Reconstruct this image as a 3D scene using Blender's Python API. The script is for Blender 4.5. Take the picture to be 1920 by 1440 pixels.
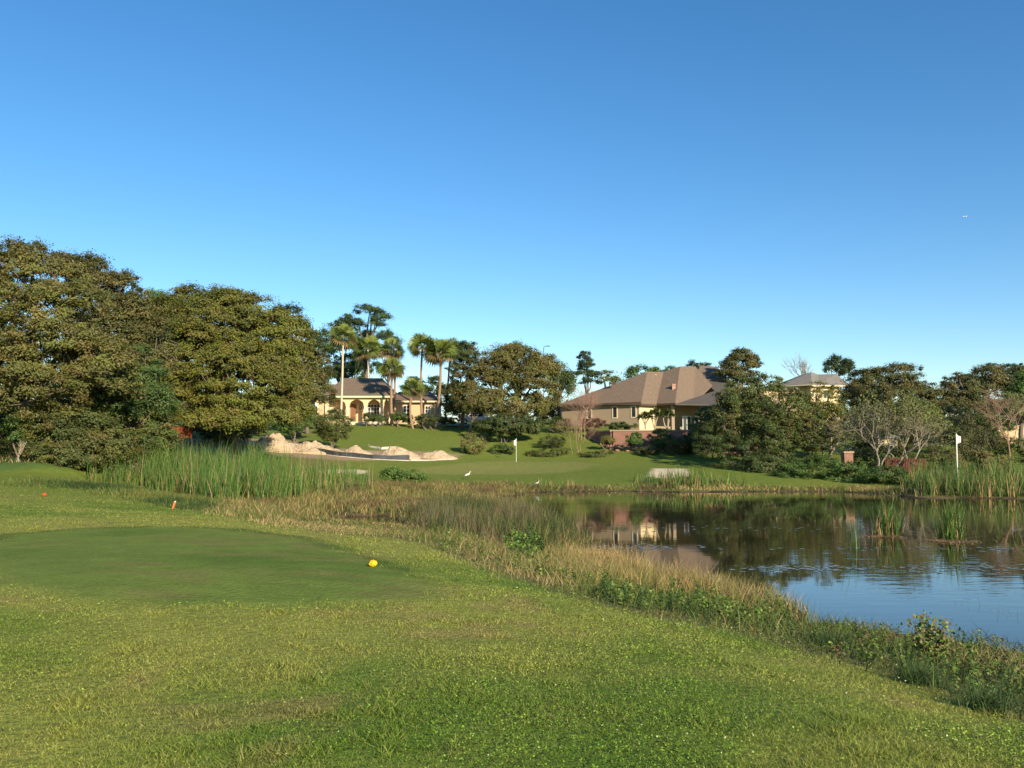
import bpy, math, random
import numpy as np
R = math.radians
for o in list(bpy.data.objects): bpy.data.objects.remove(o)
SC = bpy.context.scene
COL = SC.collection
rng = np.random.default_rng(7)
random.seed(7)

# ------------------------------------------------------------------ camera, sky, sun
CAMZ = 3.17                      # metres above the pond
cam = bpy.data.cameras.new('camera'); camo = bpy.data.objects.new('camera', cam); COL.objects.link(camo)
cam.sensor_width = 36; cam.lens = 30.0; cam.clip_start = 0.1; cam.clip_end = 9000
PITCH = math.atan(125/1600)
camo.location = (0, 0, CAMZ); camo.rotation_euler = (math.pi/2+PITCH, 0, 0)
SC.camera = camo
SUN_EL, SUN_AZ = R(21.5), R(30)    # azimuth: degrees to the right of straight behind the camera
sdir = np.array([math.sin(SUN_AZ)*math.cos(SUN_EL), -math.cos(SUN_AZ)*math.cos(SUN_EL), math.sin(SUN_EL)])
w = bpy.data.worlds.new('World'); SC.world = w; w.use_nodes = True
nt = w.node_tree; nt.nodes.clear()
sky = nt.nodes.new('ShaderNodeTexSky'); sky.sky_type = 'NISHITA'; sky.sun_disc = False
sky.sun_elevation = SUN_EL; sky.sun_rotation = math.pi-SUN_AZ
sky.air_density = 1.0; sky.dust_density = 0.05; sky.ozone_density = 3.0
bg = nt.nodes.new('ShaderNodeBackground'); bg.inputs['Strength'].default_value = 0.115
ow = nt.nodes.new('ShaderNodeOutputWorld')
hs = nt.nodes.new('ShaderNodeHueSaturation'); hs.inputs['Saturation'].default_value = 1.25
nt.links.new(sky.outputs[0], hs.inputs['Color']); nt.links.new(hs.outputs[0], bg.inputs[0]); nt.links.new(bg.outputs[0], ow.inputs[0])
sl = bpy.data.lights.new('sun', 'SUN'); sl.energy = 5.0; sl.angle = R(0.5); sl.color = (1.0, 0.86, 0.66)
so = bpy.data.objects.new('sun', sl); COL.objects.link(so)
from mathutils import Vector
so.rotation_euler = Vector(sdir).to_track_quat('Z', 'Y').to_euler(); so.location = (40, -40, 60)
SC.view_settings.view_transform = 'Standard'; SC.view_settings.look = 'None'
SC.view_settings.exposure = 0.6; SC.view_settings.gamma = 1
SC.render.engine = 'CYCLES'
SC.cycles.max_bounces = 6; SC.cycles.transparent_max_bounces = 4

# ------------------------------------------------------------------ helpers
cp, sp_ = math.cos(PITCH), math.sin(PITCH)
def at(px, py, Y):
    """world point seen at photograph pixel (px,py) at distance Y in front of the camera"""
    a = (px-960)/1600; b = (720-py)/1600
    d = np.array([a, cp-b*sp_, sp_+b*cp]); d = d*(Y/d[1])
    return np.array([d[0], d[1], d[2]+CAMZ])
def mpp(Y): return Y/1600.0

def _hash(ix, iy, seed):
    h = (ix*374761393 + iy*668265263 + seed*974711) & 0xffffffff
    h = ((h ^ (h >> 13))*1274126177) & 0xffffffff
    return ((h ^ (h >> 16)) & 0xffff)/65535.0
def vnoise(x, y, seed=0):
    x = np.asarray(x, float); y = np.asarray(y, float)
    x0 = np.floor(x).astype(np.int64); y0 = np.floor(y).astype(np.int64)
    fx = x-x0; fy = y-y0; fx = fx*fx*(3-2*fx); fy = fy*fy*(3-2*fy)
    a = _hash(x0, y0, seed); b = _hash(x0+1, y0, seed); c = _hash(x0, y0+1, seed); d = _hash(x0+1, y0+1, seed)
    return (a*(1-fx)+b*fx)*(1-fy)+(c*(1-fx)+d*fx)*fy
def fbm(x, y, s, octv=4, seed=0):
    t = 0; amp = 1; tot = 0
    for k in range(octv):
        t = t+amp*vnoise(np.asarray(x)/s+13.7*k, np.asarray(y)/s-7.1*k, seed+k); tot += amp; amp *= .55; s *= .5
    return t/tot
def sstep(a, b, x):
    t = np.clip((x-a)/(b-a), 0, 1); return t*t*(3-2*t)

def sdist(X, Y, poly):
    """signed distance to a polygon, negative inside"""
    X = np.asarray(X, float); Y = np.asarray(Y, float)
    d = np.full(X.shape, 1e9); ins = np.zeros(X.shape, bool); n = len(poly)
    for i in range(n):
        ax, ay = poly[i]; bx, by = poly[(i+1) % n]
        ex, ey = bx-ax, by-ay; L = ex*ex+ey*ey+1e-12
        t = np.clip(((X-ax)*ex+(Y-ay)*ey)/L, 0, 1)
        d = np.minimum(d, np.hypot(X-ax-t*ex, Y-ay-t*ey))
        c = ((ay > Y) != (by > Y))
        xi = ax+(Y-ay)*ex/(ey if abs(ey) > 1e-9 else 1e-9)
        ins ^= (c & (X < xi))
    return np.where(ins, -d, d)

def dens(poly, n=3, j=.25, seed=1):
    """subdivide a polygon and roughen its edges"""
    r = np.random.default_rng(seed); out = []
    for i in range(len(poly)):
        a = np.array(poly[i]); b = np.array(poly[(i+1) % len(poly)]); L = np.linalg.norm(b-a)
        for k in range(n):
            p = a+(b-a)*k/n
            if k: p = p+r.normal(0, 1, 2)*j*min(L/n, 3)
            out.append(tuple(p))
    return out

# ------------------------------------------------------------------ terrain
CT = [ # (px, py, distance) of points of bare ground
 (960,1440,4.3),(300,1440,4.3),(1700,1440,4.3),(960,1300,5.7),(300,1250,6.6),(1300,1300,5.8),(1600,1330,5.4),
 (300,1125,9.3),(20,1090,10.3),(699,1064,12.7),(300,992,18.6),(60,1010,16.5),(560,1000,18.6),(820,1120,10.2),
 (1000,1180,8.7),(1200,1180,9.2),(1450,1230,8.0),(1700,1290,7.0),(1900,1370,5.9),(900,1060,15.5),(750,1005,21),
 (1130,1120,12.6),(1400,1170,11.6),(1600,1200,11.5),(1800,1240,10.4),(1900,1250,10.6),
 (1150,1090,17),(1300,1100,18),(1000,1045,20),(880,1000,27),(1000,1000,30),(760,965,38),(620,950,42),
 (200,960,25),(80,930,33),(300,960,27),(420,960,30),(80,905,40),(60,885,45),(-150,885,45),(60,867,54),(-200,868,56),(150,880,48),
 (180,910,48),(330,925,46),(480,938,45),(620,935,50),(800,925,56),(330,890,55),(480,895,56),(560,905,58),
 (900,915,66),(1000,910,70),(1200,912,70),(1400,912,70),(620,890,73),(760,900,70),(900,888,80),(900,870,88),(960,858,97),(1100,862,94),
 (1280,890,76),(1400,897,74),(1300,872,86),(1200,852,95),(1140,832,103),(1080,815,109),(1060,800,117),
 (1000,838,104),(880,845,98),(750,828,102),(750,796,117),(620,800,114),(860,800,122),(900,812,112),
 (620,845,90),(500,848,84),(400,850,76),(400,872,66),(520,868,74),(400,826,88),(300,850,68),(200,862,60),(50,855,64),(-200,850,64),
 (700,860,86),(1500,880,80),(1600,895,74),(1780,905,70),(1950,900,72),(1400,862,92),(1500,850,96),(1700,865,86),(1900,845,98),(1900,817,118),
]
pts = [tuple(at(*c)) for c in CT]
for x in (-260, -130, 0, 130, 260):
    for y, z in ((170, 8.5), (260, 9.0), (420, 9.0)): pts.append((x, y, z))
for x in (-110, -70): pts += [(x, 20, 2.4), (x, 60, 3.6), (x, 100, 5.5)]
for x in (70, 110): pts += [(x, 20, .8), (x, 60, 1.0), (x, 100, 4.0)]
for x in (-60, -20, -6, 0, 6, 20, 60): pts += [(x, -6, 1.6), (x, -40, 1.8)]
pts += [(-4, 1, 1.57), (0, 0, 1.57), (3, 1, 1.57)]
P = np.array(pts)
def tps_k(d2): return d2*np.log(d2+1e-9)*.5
_s = 50.0
_A = P[:, :2]/_s; n = len(P)
K = tps_k(((_A[:, None]-_A[None])**2).sum(-1)) + np.eye(n)*2e-4
Q = np.c_[np.ones(n), _A]
M = np.block([[K, Q], [Q.T, np.zeros((3, 3))]])
_w = np.linalg.solve(M, np.r_[P[:, 2], 0, 0, 0])
GX = np.arange(-300, 300.1, 1.0); GY = np.arange(-40, 420.1, 1.0)
_gx, _gy = np.meshgrid(GX, GY)
q = np.c_[_gx.ravel(), _gy.ravel()]/_s
Zb = np.zeros(len(q))
for i in range(n): Zb += _w[i]*tps_k(((q-_A[i])**2).sum(1))
Zb += _w[n]+q@_w[n+1:]
Zb = Zb.reshape(_gx.shape)
Zb = np.clip(Zb, .3, 12)
def basez(X, Y):
    u = np.clip((np.asarray(X, float)+300), 0, len(GX)-1.001); v = np.clip((np.asarray(Y, float)+40), 0, len(GY)-1.001)
    i = u.astype(int); j = v.astype(int); fu = u-i; fv = v-j
    return (Zb[j, i]*(1-fu)+Zb[j, i+1]*fu)*(1-fv)+(Zb[j+1, i]*(1-fu)+Zb[j+1, i+1]*fu)*fv

def shore(px, py, hg=0.0):
    Y = (CAMZ-hg)*1600/(py-845); p = at(px, py, Y); return (p[0], p[1])
POND = [shore(930,928,.1),shore(1000,922),shore(1120,921),shore(1300,922),shore(1450,921),shore(1560,921),shore(1660,926),shore(1720,934),shore(1830,933),shore(1960,936),
        (60,46),(60,20),(28,13),shore(1960,1218,.12),shore(1850,1190,.15),shore(1740,1172,.2),shore(1640,1155,.25),shore(1560,1138,.3),shore(1488,1112,.55),
        shore(1492,1088,.6),shore(1440,1070,.6),shore(1300,1054,.6),shore(1180,1040,.55),shore(1110,1030,.35),shore(1083,1020,.1),shore(1105,1000,.2),shore(1090,985,.45),shore(1020,962,.45),shore(960,945,.3)]
POND = dens(POND, 3, .12, 3)
POOLF = None
POOL = dens([shore(545,978,.1),shore(610,968),shore(745,966),shore(758,978,.1),shore(740,990,.3),shore(640,986,.2)], 3, .12, 4)
def gz(X, Y):
    X = np.asarray(X, float); Y = np.asarray(Y, float)
    zb = basez(X, Y)+.05*(fbm(X, Y, 6, 3, 5)-.5)*np.clip(Y/20, .6, 3)
    d = sdist(X, Y, POND)
    d2 = sdist(X, Y, POOL)
    out = np.where(d > 0, zb*sstep(0, 4.5, d)+(.07+.02*d)*(1-sstep(0, 4.5, d)), -.6*sstep(0, 1.5, -d)+.07*(1-sstep(0, .25, -d)))
    out = np.where(d2 > 0, out*sstep(-.5, 2.5, d2)+.05*(1-sstep(-.5, 2.5, d2)), -.3*sstep(0, .5, -d2)+.05*(1-sstep(0, .2, -d2)))
    return out
def g1(x, y): return float(gz(np.array([x]), np.array([y]))[0])
def hit(px, py, y0=2.0, y1=260.0):
    ys = np.geomspace(y0, y1, 900); d = at(px, py, 1.0)-np.array([0, 0, CAMZ])
    X = d[0]*ys; Z = CAMZ+d[2]*ys; below = np.nonzero(Z <= gz(X, ys))[0]
    k = below[0] if len(below) else 899
    return np.array([X[k], ys[k], float(gz(X[k:k+1], ys[k:k+1])[0])])
def hp(L, **k): return [tuple(hit(a, b, **k)[:2]) for a, b in L]
def on(px, Y):
    x = at(px, 845, Y)[0]; return np.array([x, Y, g1(x, Y)])

# ------------------------------------------------------------------ materials
def mat(name, color=None, rough=.8, attr=False, spec=.3, noise=None, bump=None, trans=0, metal=0, sheen=0):
    m = bpy.data.materials.new(name); m.use_nodes = True; t = m.node_tree; b = t.nodes['Principled BSDF']
    b.inputs['Roughness'].default_value = rough; b.inputs['Specular IOR Level'].default_value = spec; b.inputs['Metallic'].default_value = metal
    src = None
    if attr:
        a = t.nodes.new('ShaderNodeAttribute'); a.attribute_name = 'col'; src = a.outputs['Color']
    elif color: b.inputs['Base Color'].default_value = (*color, 1)
    tc = t.nodes.new('ShaderNodeTexCoord')
    if noise:                                    # (scale, amount)
        nz = t.nodes.new('ShaderNodeTexNoise'); nz.inputs['Scale'].default_value = noise[0]; nz.inputs['Detail'].default_value = 6; nz.inputs['Roughness'].default_value = .65
        t.links.new(tc.outputs['Object'], nz.inputs['Vector'])
        mr = t.nodes.new('ShaderNodeMapRange'); mr.inputs['From Min'].default_value = .25; mr.inputs['From Max'].default_value = .75
        mr.inputs['To Min'].default_value = 1-noise[1]; mr.inputs['To Max'].default_value = 1+noise[1]
        t.links.new(nz.outputs['Fac'], mr.inputs['Value'])
        mx = t.nodes.new('ShaderNodeMix'); mx.data_type = 'RGBA'; mx.blend_type = 'MULTIPLY'; mx.inputs[0].default_value = 1
        if src: t.links.new(src, mx.inputs[6])
        else: mx.inputs[6].default_value = (*color, 1)
        t.links.new(mr.outputs[0], mx.inputs[7]); src = mx.outputs[2]
    if src: t.links.new(src, b.inputs['Base Color'])
    if bump:                                     # (scale, strength, distance)
        nz = t.nodes.new('ShaderNodeTexNoise'); nz.inputs['Scale'].default_value = bump[0]; nz.inputs['Detail'].default_value = 5
        t.links.new(tc.outputs['Object'], nz.inputs['Vector'])
        bp = t.nodes.new('ShaderNodeBump'); bp.inputs['Strength'].default_value = bump[1]; bp.inputs['Distance'].default_value = bump[2]
        t.links.new(nz.outputs['Fac'], bp.inputs['Height']); t.links.new(bp.outputs[0], b.inputs['Normal'])
    if trans:
        out = t.nodes['Material Output']; tr = t.nodes.new('ShaderNodeBsdfTranslucent'); ms = t.nodes.new('ShaderNodeMixShader'); ms.inputs[0].default_value = trans
        if src: t.links.new(src, tr.inputs['Color'])
        else: tr.inputs['Color'].default_value = (*color, 1)
        t.links.new(b.outputs[0], ms.inputs[1]); t.links.new(tr.outputs[0], ms.inputs[2]); t.links.new(ms.outputs[0], out.inputs['Surface'])
    return m
M_leaf = mat('leaf', attr=True, rough=.55, spec=.25, trans=.14)
M_blade = mat('grass_blade', attr=True, rough=.6, spec=.2, trans=.3)
M_bark = mat('bark', (.16,.125,.09), .9, noise=(6, .45), bump=(18, .6, .03))
M_barkpale = mat('pale_bark', (.34,.27,.18), .9, noise=(5, .4))
M_palmbark = mat('palm_bark', (.30,.19,.12), .9, noise=(9, .4), bump=(25, .5, .03))
M_palmpale = mat('pale_palm_bark', (.55,.47,.34), .9, noise=(8, .3))

# ------------------------------------------------------------------ object helpers
def tag(o, label=None, cat=None, group=None, kind=None):
    if label: o['label'] = label
    if cat: o['category'] = cat
    if group: o['group'] = group
    if kind: o['kind'] = kind
    return o
def empty(name, loc, label, cat, group=None, rz=0):
    o = bpy.data.objects.new(name, None); COL.objects.link(o); o.location = [float(v) for v in loc]; o.rotation_euler[2] = rz
    o.empty_display_size = .2
    return tag(o, label, cat, group)
def link(name, me, material, parent=None, loc=None):
    o = bpy.data.objects.new(name, me); COL.objects.link(o)
    if material: me.materials.append(material)
    if parent: o.parent = parent
    if loc is not None: o.location = [float(v) for v in loc]
    return o
def fastmesh(name, V, F, col=None, smooth=False):
    """V (n,3); F (m,4) ints; col (n,3)"""
    me = bpy.data.meshes.new(name); V = np.asarray(V, np.float32); F = np.asarray(F, np.int32); m, k = F.shape
    me.vertices.add(len(V)); me.vertices.foreach_set('co', V.ravel())
    me.loops.add(m*k); me.loops.foreach_set('vertex_index', F.ravel())
    me.polygons.add(m); me.polygons.foreach_set('loop_start', np.arange(m, dtype=np.int32)*k)
    me.polygons.foreach_set('loop_total', np.full(m, k, np.int32))
    if smooth: me.polygons.foreach_set('use_smooth', np.ones(m, bool))
    me.update(calc_edges=True)
    if col is not None:
        a = me.color_attributes.new('col', 'FLOAT_COLOR', 'POINT')
        a.data.foreach_set('color', np.c_[np.clip(col, 0, 1), np.ones(len(V))].astype(np.float32).ravel())
    return me
class Geo:
    def __init__(s): s.V = []; s.F = []
    def add(s, V, F):
        b = len(s.V); s.V += [tuple(float(c) for c in v) for v in V]; s.F += [tuple(b+i for i in f) for f in F]; return s
    def box(s, c, size, rz=0, bev=0):
        x, y, z = [d/2 for d in size]; ca, sa = math.cos(rz), math.sin(rz); V = []
        for dz in (-z, z):
            for dx, dy in ((-x,-y),(x,-y),(x,y),(-x,y)): V.append((c[0]+dx*ca-dy*sa, c[1]+dx*sa+dy*ca, c[2]+dz))
        return s.add(V, [(3,2,1,0),(4,5,6,7),(0,1,5,4),(1,2,6,5),(2,3,7,6),(3,0,4,7)])
    def prism(s, poly, z0, z1):
        n = len(poly); V = [(x, y, z0) for x, y in poly]+[(x, y, z1) for x, y in poly]
        return s.add(V, [tuple(range(n))[::-1], tuple(range(n, 2*n))]+[(i, (i+1) % n, n+(i+1) % n, n+i) for i in range(n)])
    def tube(s, pts, rad, k=6, cap=True):
        pts = np.asarray(pts, float); n = len(pts)
        rad = np.broadcast_to(np.asarray(rad, float), (n,)); V = []
        t = np.gradient(pts, axis=0); t /= np.linalg.norm(t, axis=1)[:, None]+1e-9
        ref = np.array([0, 0, 1.]) if abs(t[0][2]) < .9 else np.array([1., 0, 0])
        for i in range(n):
            a = np.cross(t[i], ref); a /= np.linalg.norm(a)+1e-9; b = np.cross(t[i], a)
            for j in range(k):
                th = 2*math.pi*j/k; V.append(pts[i]+rad[i]*(a*math.cos(th)+b*math.sin(th)))
        F = [(i*k+j, i*k+(j+1) % k, (i+1)*k+(j+1) % k, (i+1)*k+j) for i in range(n-1) for j in range(k)]
        if cap: F += [tuple(range(k))[::-1], tuple((n-1)*k+j for j in range(k))]
        return s.add(V, F)
    def sphere(s, c, r, seg=10, ring=7):
        r = np.broadcast_to(np.asarray(r, float), (3,)); V = []; F = []
        for i in range(ring+1):
            ph = math.pi*i/ring
            for j in range(seg):
                th = 2*math.pi*j/seg; V.append((c[0]+r[0]*math.sin(ph)*math.cos(th), c[1]+r[1]*math.sin(ph)*math.sin(th), c[2]+r[2]*math.cos(ph)))
        for i in range(ring):
            for j in range(seg): F.append((i*seg+j, (i+1)*seg+j, (i+1)*seg+(j+1) % seg, i*seg+(j+1) % seg))
        return s.add(V, F)
    def obj(s, name, material, parent=None, loc=None, smooth=False):
        me = bpy.data.meshes.new(name); V = np.array(s.V)
        if parent is not None and loc is None: V = V-np.array(parent_loc(parent))
        me.from_pydata([tuple(v) for v in V], [], s.F); me.update()
        if smooth: me.polygons.foreach_set('use_smooth', [True]*len(me.polygons))
        return link(name, me, material, parent, loc)
def parent_loc(p):
    l = np.array(p.location, float)
    while p.parent: p = p.parent; l = l+np.array(p.location, float)
    return l
def panel(name, pts, material, parent):            # one thin flat solid from an outline
    pass

# ------------------------------------------------------------------ ground colours
TEE = dens(hp([(-60,1035),(20,1003),(150,992),(300,988),(430,992),(560,1008),(700,1052),(800,1092),(850,1118),(700,1132),(500,1135),(300,1132),(150,1122),(20,1098),(-60,1080)]), 3, .05, 5)
TEE2 = dens(hp([(-200,884),(0,883),(135,882),(120,873),(60,868),(-200,866)]), 2, .03, 6)
PUTT = dens(hp([(700,884),(800,876),(880,868),(960,864),(1080,866),(1130,870),(1060,886),(960,890),(820,889)]), 3, .03, 7)
BUNK = hp([(592,885),(610,881),(660,881),(688,883),(680,889),(620,889)])
BUNK2 = hp([(1214,894),(1226,879),(1284,879),(1294,893),(1250,898)])
MOWN = [(380,958),(470,972),(600,1000),(720,1008),(800,1020),(900,1062),(1000,1098),(1130,1135),(1250,1165),(1400,1195),(1500,1222),(1650,1258),(1750,1295),(1850,1335),(2000,1380)]
mw = hp(MOWN)
MARSH = [(560,925),(700,905),(960,905),(1000,925),(1120,985),(1110,1010),(1080,1030),(950,1000),(760,1000),(560,985),(430,965),(400,940)]
MARSHp = hp(MARSH); POOLF = hp([(535,972),(768,968),(780,1004),(560,1000)])
BANK = dens(mw+[(60,6),(60,30),(shore(1490,1090,.6)[0]+.5, 22),(4,22),(3,29),(4,34),(1,42),(-12,42)], 3, .08, 9)
DRY1 = hp([(1080,1050),(1300,1068),(1420,1078),(1500,1098),(1470,1130),(1330,1115),(1200,1095),(1110,1075)])
DIRT = dens(hp([(330,858),(330,826),(420,820),(560,828),(640,842),(860,852),(860,862),(640,864),(560,858),(470,852),(400,866)]), 3, .1, 10)
DIRTR = dens(hp([(310,872),(310,835),(470,845),(640,860),(640,872),(560,880),(430,880)]), 3, .1, 11)
def C(*c): return np.array(c, float)
def mixc(a, b, t): return a*(1-t[:, None])+b*t[:, None]
def paint(X, Y):
    X = np.asarray(X, float).ravel(); Y = np.asarray(Y, float).ravel()
    n1 = fbm(X, Y, 2.6, 4, 21); n2 = fbm(X, Y*.55, 7, 4, 33); n3 = fbm(X, Y, .6, 3, 44)
    green = C(.108,.172,.020); yel = C(.225,.235,.045); br = C(.27,.19,.075)
    # more yellow on the left/middle of the foreground, greener on the right
    bias = .5-.35*X/np.maximum(Y, 2)
    t = sstep(.38, .66, .45*n1+.35*n2+.2*n3+bias*.32-.13)
    c = mixc(green, yel, t*.95)
    c = mixc(c, br, sstep(.66, .82, fbm(X, Y, .9, 3, 61))*.45)
    far = sstep(26, 40, Y)
    lawn = mixc(C(.115,.168,.024), C(.175,.20,.036), fbm(X, Y*.5, 9, 4, 77))
    c = c*(1-far[:, None])+lawn*far[:, None]
    far2 = sstep(120, 200, Y)
    c = mixc(c, C(.07,.085,.03), far2)
    def area(poly, colr, soft, cc, amt=1):
        f = amt*(1-sstep(-soft, soft, sdist(X, Y, poly)+soft*1.2*(n3-.5)))
        return mixc(cc, colr, f) if colr.ndim == 1 else cc*(1-f[:, None])+colr*f[:, None]
    c = area(TEE, mixc(mixc(C(.092,.150,.020), C(.150,.198,.034), sstep(.36, .62, n1*.4+n2*.6)), C(.19,.17,.05), sstep(.60, .72, fbm(X*.6, Y, .8, 3, 98))*.5), .45, c)
    dt = np.abs(sdist(X, Y, TEE)-.1); c = mixc(c, C(.045,.085,.012), (1-sstep(0, .35, dt+.5*(n3-.5)))*.55*sstep(11, 13, Y))
    c = area(TEE2, C(.09,.15,.035), .6, c)
    c = area(PUTT, C(.205,.215,.055), .8, c)
    c = area(DIRTR, mixc(C(.26,.15,.07), C(.17,.15,.06), n1), 1.0, c, .75)
    c = area(DIRT, mixc(C(.42,.30,.20), C(.33,.21,.13), n1), .8, c, .9)
    c = area(BANK, mixc(C(.10,.11,.03), C(.17,.13,.06), n1), .3, c, .8)
    c = area(MARSHp, mixc(C(.22,.17,.08), C(.13,.12,.045), n1), 1.0, c, .85)
    c = area(BUNK, C(.78,.66,.45), .3, c); c = area(BUNK2, C(.72,.58,.38), .4, c)
    d = np.minimum(sdist(X, Y, POND), sdist(X, Y, POOL))
    c = mixc(c, C(.13,.095,.05), 1-sstep(.15, 1.2, d+.5*(n3-.5)))
    c = mixc(c, C(.04,.035,.02), (d < 0).astype(float))
    return c

# ------------------------------------------------------------------ ground sheet
def axis(c, a, lo, hi, n, extra):
    t = np.linspace(math.asinh((lo-c)/a), math.asinh((hi-c)/a), n); v = c+a*np.sinh(t)
    return np.r_[[-e for e in extra[::-1]] if lo < -100 else [], v, extra]
gx = axis(0, 9, -300, 300, 560, [450, 900, 2000, 4000]); gy = np.r_[[-2000, -600, -200], axis(9, 12, -39, 415, 760, [600, 1200, 2500, 4500])]
Xg, Yg = np.meshgrid(gx, gy)
Zg = gz(Xg.ravel(), Yg.ravel())
cg = paint(Xg, Yg)
nx, ny = len(gx), len(gy)
I = (np.arange(ny-1)[:, None]*nx+np.arange(nx-1)[None]).ravel()
F = np.c_[I, I+1, I+nx+1, I+nx]
M_ground = mat('turf_ground', attr=True, rough=.95, spec=.1, noise=(2.2, .22), bump=(14, .8, .035))
# second, finer speckle for the turf
t = M_ground.node_tree; b = t.nodes['Principled BSDF']
src = b.inputs['Base Color'].links[0].from_socket
nz = t.nodes.new('ShaderNodeTexNoise'); nz.inputs['Scale'].default_value = 26; nz.inputs['Detail'].default_value = 8; nz.inputs['Roughness'].default_value = .8
tc = t.nodes.new('ShaderNodeTexCoord'); t.links.new(tc.outputs['Object'], nz.inputs['Vector'])
mr = t.nodes.new('ShaderNodeMapRange'); mr.inputs['From Min'].default_value = .3; mr.inputs['From Max'].default_value = .7; mr.inputs['To Min'].default_value = .6; mr.inputs['To Max'].default_value = 1.4
mx = t.nodes.new('ShaderNodeMix'); mx.data_type = 'RGBA'; mx.blend_type = 'MULTIPLY'; mx.inputs[0].default_value = 1
t.links.new(nz.outputs['Fac'], mr.inputs['Value']); t.links.new(src, mx.inputs[6]); t.links.new(mr.outputs[0], mx.inputs[7]); t.links.new(mx.outputs[2], b.inputs['Base Color'])
g = link('ground', fastmesh('ground', np.c_[Xg.ravel(), Yg.ravel(), Zg], F, cg, smooth=True), M_ground)
tag(g, kind='structure')

# ------------------------------------------------------------------ water
def water_sheet(name, x0, x1, y0, y1):
    gm = Geo().add([(x0,y0,0),(x1,y0,0),(x1,y1,0),(x0,y1,0)], [(0,1,2,3)])
    return tag(gm.obj(name, M_water), kind='structure')
M_water = bpy.data.materials.new('pond_water'); M_water.use_nodes = True
t = M_water.node_tree; b = t.nodes['Principled BSDF']
b.inputs['Base Color'].default_value = (.040,.034,.014,1); b.inputs['Roughness'].default_value = .025; b.inputs['IOR'].default_value = 1.5; b.inputs['Specular IOR Level'].default_value = .62
tc = t.nodes.new('ShaderNodeTexCoord'); mp = t.nodes.new('ShaderNodeMapping'); mp.inputs['Scale'].default_value = (.55, 1.7, 1)
nz = t.nodes.new('ShaderNodeTexNoise'); nz.inputs['Scale'].default_value = 1.6; nz.inputs['Detail'].default_value = 3
nz2 = t.nodes.new('ShaderNodeTexNoise'); nz2.inputs['Scale'].default_value = .12; nz2.inputs['Detail'].default_value = 2
mr = t.nodes.new('ShaderNodeMapRange'); mr.inputs['From Min'].default_value = .45; mr.inputs['From Max'].default_value = .65; mr.inputs['To Min'].default_value = .05; mr.inputs['To Max'].default_value = .34
bp = t.nodes.new('ShaderNodeBump'); bp.inputs['Distance'].default_value = .02
t.links.new(tc.outputs['Object'], mp.inputs[0]); t.links.new(mp.outputs[0], nz.inputs['Vector']); t.links.new(tc.outputs['Object'], nz2.inputs['Vector'])
t.links.new(nz2.outputs['Fac'], mr.inputs['Value']); t.links.new(mr.outputs[0], bp.inputs['Strength']); t.links.new(nz.outputs['Fac'], bp.inputs['Height']); t.links.new(bp.outputs[0], b.inputs['Normal'])
water_sheet('pond_water', -3, 62, 8, 72)
water_sheet('pool_water', -13, -4, 33, 44)

# ------------------------------------------------------------------ blades
def blades(X, Y, h, wd, col, lean=.35, seg=2, z=None, r=None, tipcol=None, az=None, curl=.6):
    """curved tapering blades; returns V, F, col"""
    r = r or rng; n = len(X); Z = gz(X, Y)-.01 if z is None else z
    a = r.uniform(0, 2*np.pi, n) if az is None else az
    L = lean*r.uniform(.2, 1.6, n)*h; dx, dy = np.cos(a), np.sin(a)
    fa = r.uniform(0, np.pi, n); wx, wy = np.cos(fa), np.sin(fa)
    V = np.zeros((n, (seg+1)*2, 3)); Cc = np.zeros((n, (seg+1)*2, 3))
    for k in range(seg+1):
        s = k/seg; off = L*(s*(1-curl)+curl*s*s); zz = h*s*(1-.12*lean*s)
        ww = wd*(1-s**1.6)*.5+wd*.04
        for e, sg in ((0, -1), (1, 1)):
            V[:, 2*k+e, 0] = X+dx*off+sg*wx*ww; V[:, 2*k+e, 1] = Y+dy*off+sg*wy*ww; V[:, 2*k+e, 2] = Z+zz
            Cc[:, 2*k+e] = col if tipcol is None else col*(1-s)+tipcol*s
    base = (np.arange(n)*(seg+1)*2)[:, None]
    F = np.concatenate([base+np.array([2*k, 2*k+1, 2*k+3, 2*k+2]) for k in range(seg)], 0)
    return V.reshape(-1, 3), F, Cc.reshape(-1, 3)
def merge(parts):
    V = []; F = []; Cc = []; b = 0
    for v, f, c in parts: V.append(v); F.append(f+b); Cc.append(c); b += len(v)
    return np.concatenate(V), np.concatenate(F), np.concatenate(Cc)
def leaves(Pt, Nr, size, col, r=None, aspect=1.6):
    """rhombic leaf faces at points Pt with normals Nr"""
    r = r or rng; n = len(Pt)
    Nr = Nr/(np.linalg.norm(Nr, axis=1)[:, None]+1e-9)
    t = r.normal(size=(n, 3)); t -= (t*Nr).sum(1)[:, None]*Nr; t /= np.linalg.norm(t, axis=1)[:, None]+1e-9
    bb = np.cross(Nr, t); s = np.broadcast_to(size, (n,))[:, None]*r.uniform(.6, 1.3, (n, 1))
    V = np.stack([Pt-t*s*aspect*.5, Pt+bb*s*.5+Nr*s*.08, Pt+t*s*aspect*.5, Pt-bb*s*.5+Nr*s*.08], 1)
    F = (np.arange(n)*4)[:, None]+np.arange(4)
    return V.reshape(-1, 3), F, np.repeat(col, 4, 0)
def vary(c, r, n, amt=.2, hue=.06):
    c = np.broadcast_to(c, (n, 3)); v = r.uniform(1-amt, 1+amt, (n, 1)); return c*v*(1+r.normal(0, hue, (n, 3)))
def scatter(poly, n, r=None):
    r = r or rng; poly = np.array(poly); lo, hi = poly.min(0), poly.max(0); out = []
    tot = 0
    while tot < n:
        p = r.uniform(lo, hi, (n*2, 2)); p = p[sdist(p[:, 0], p[:, 1], poly) < 0]; out.append(p); tot += len(p)
        if len(p) == 0: break
    return np.concatenate(out)[:n]

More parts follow.
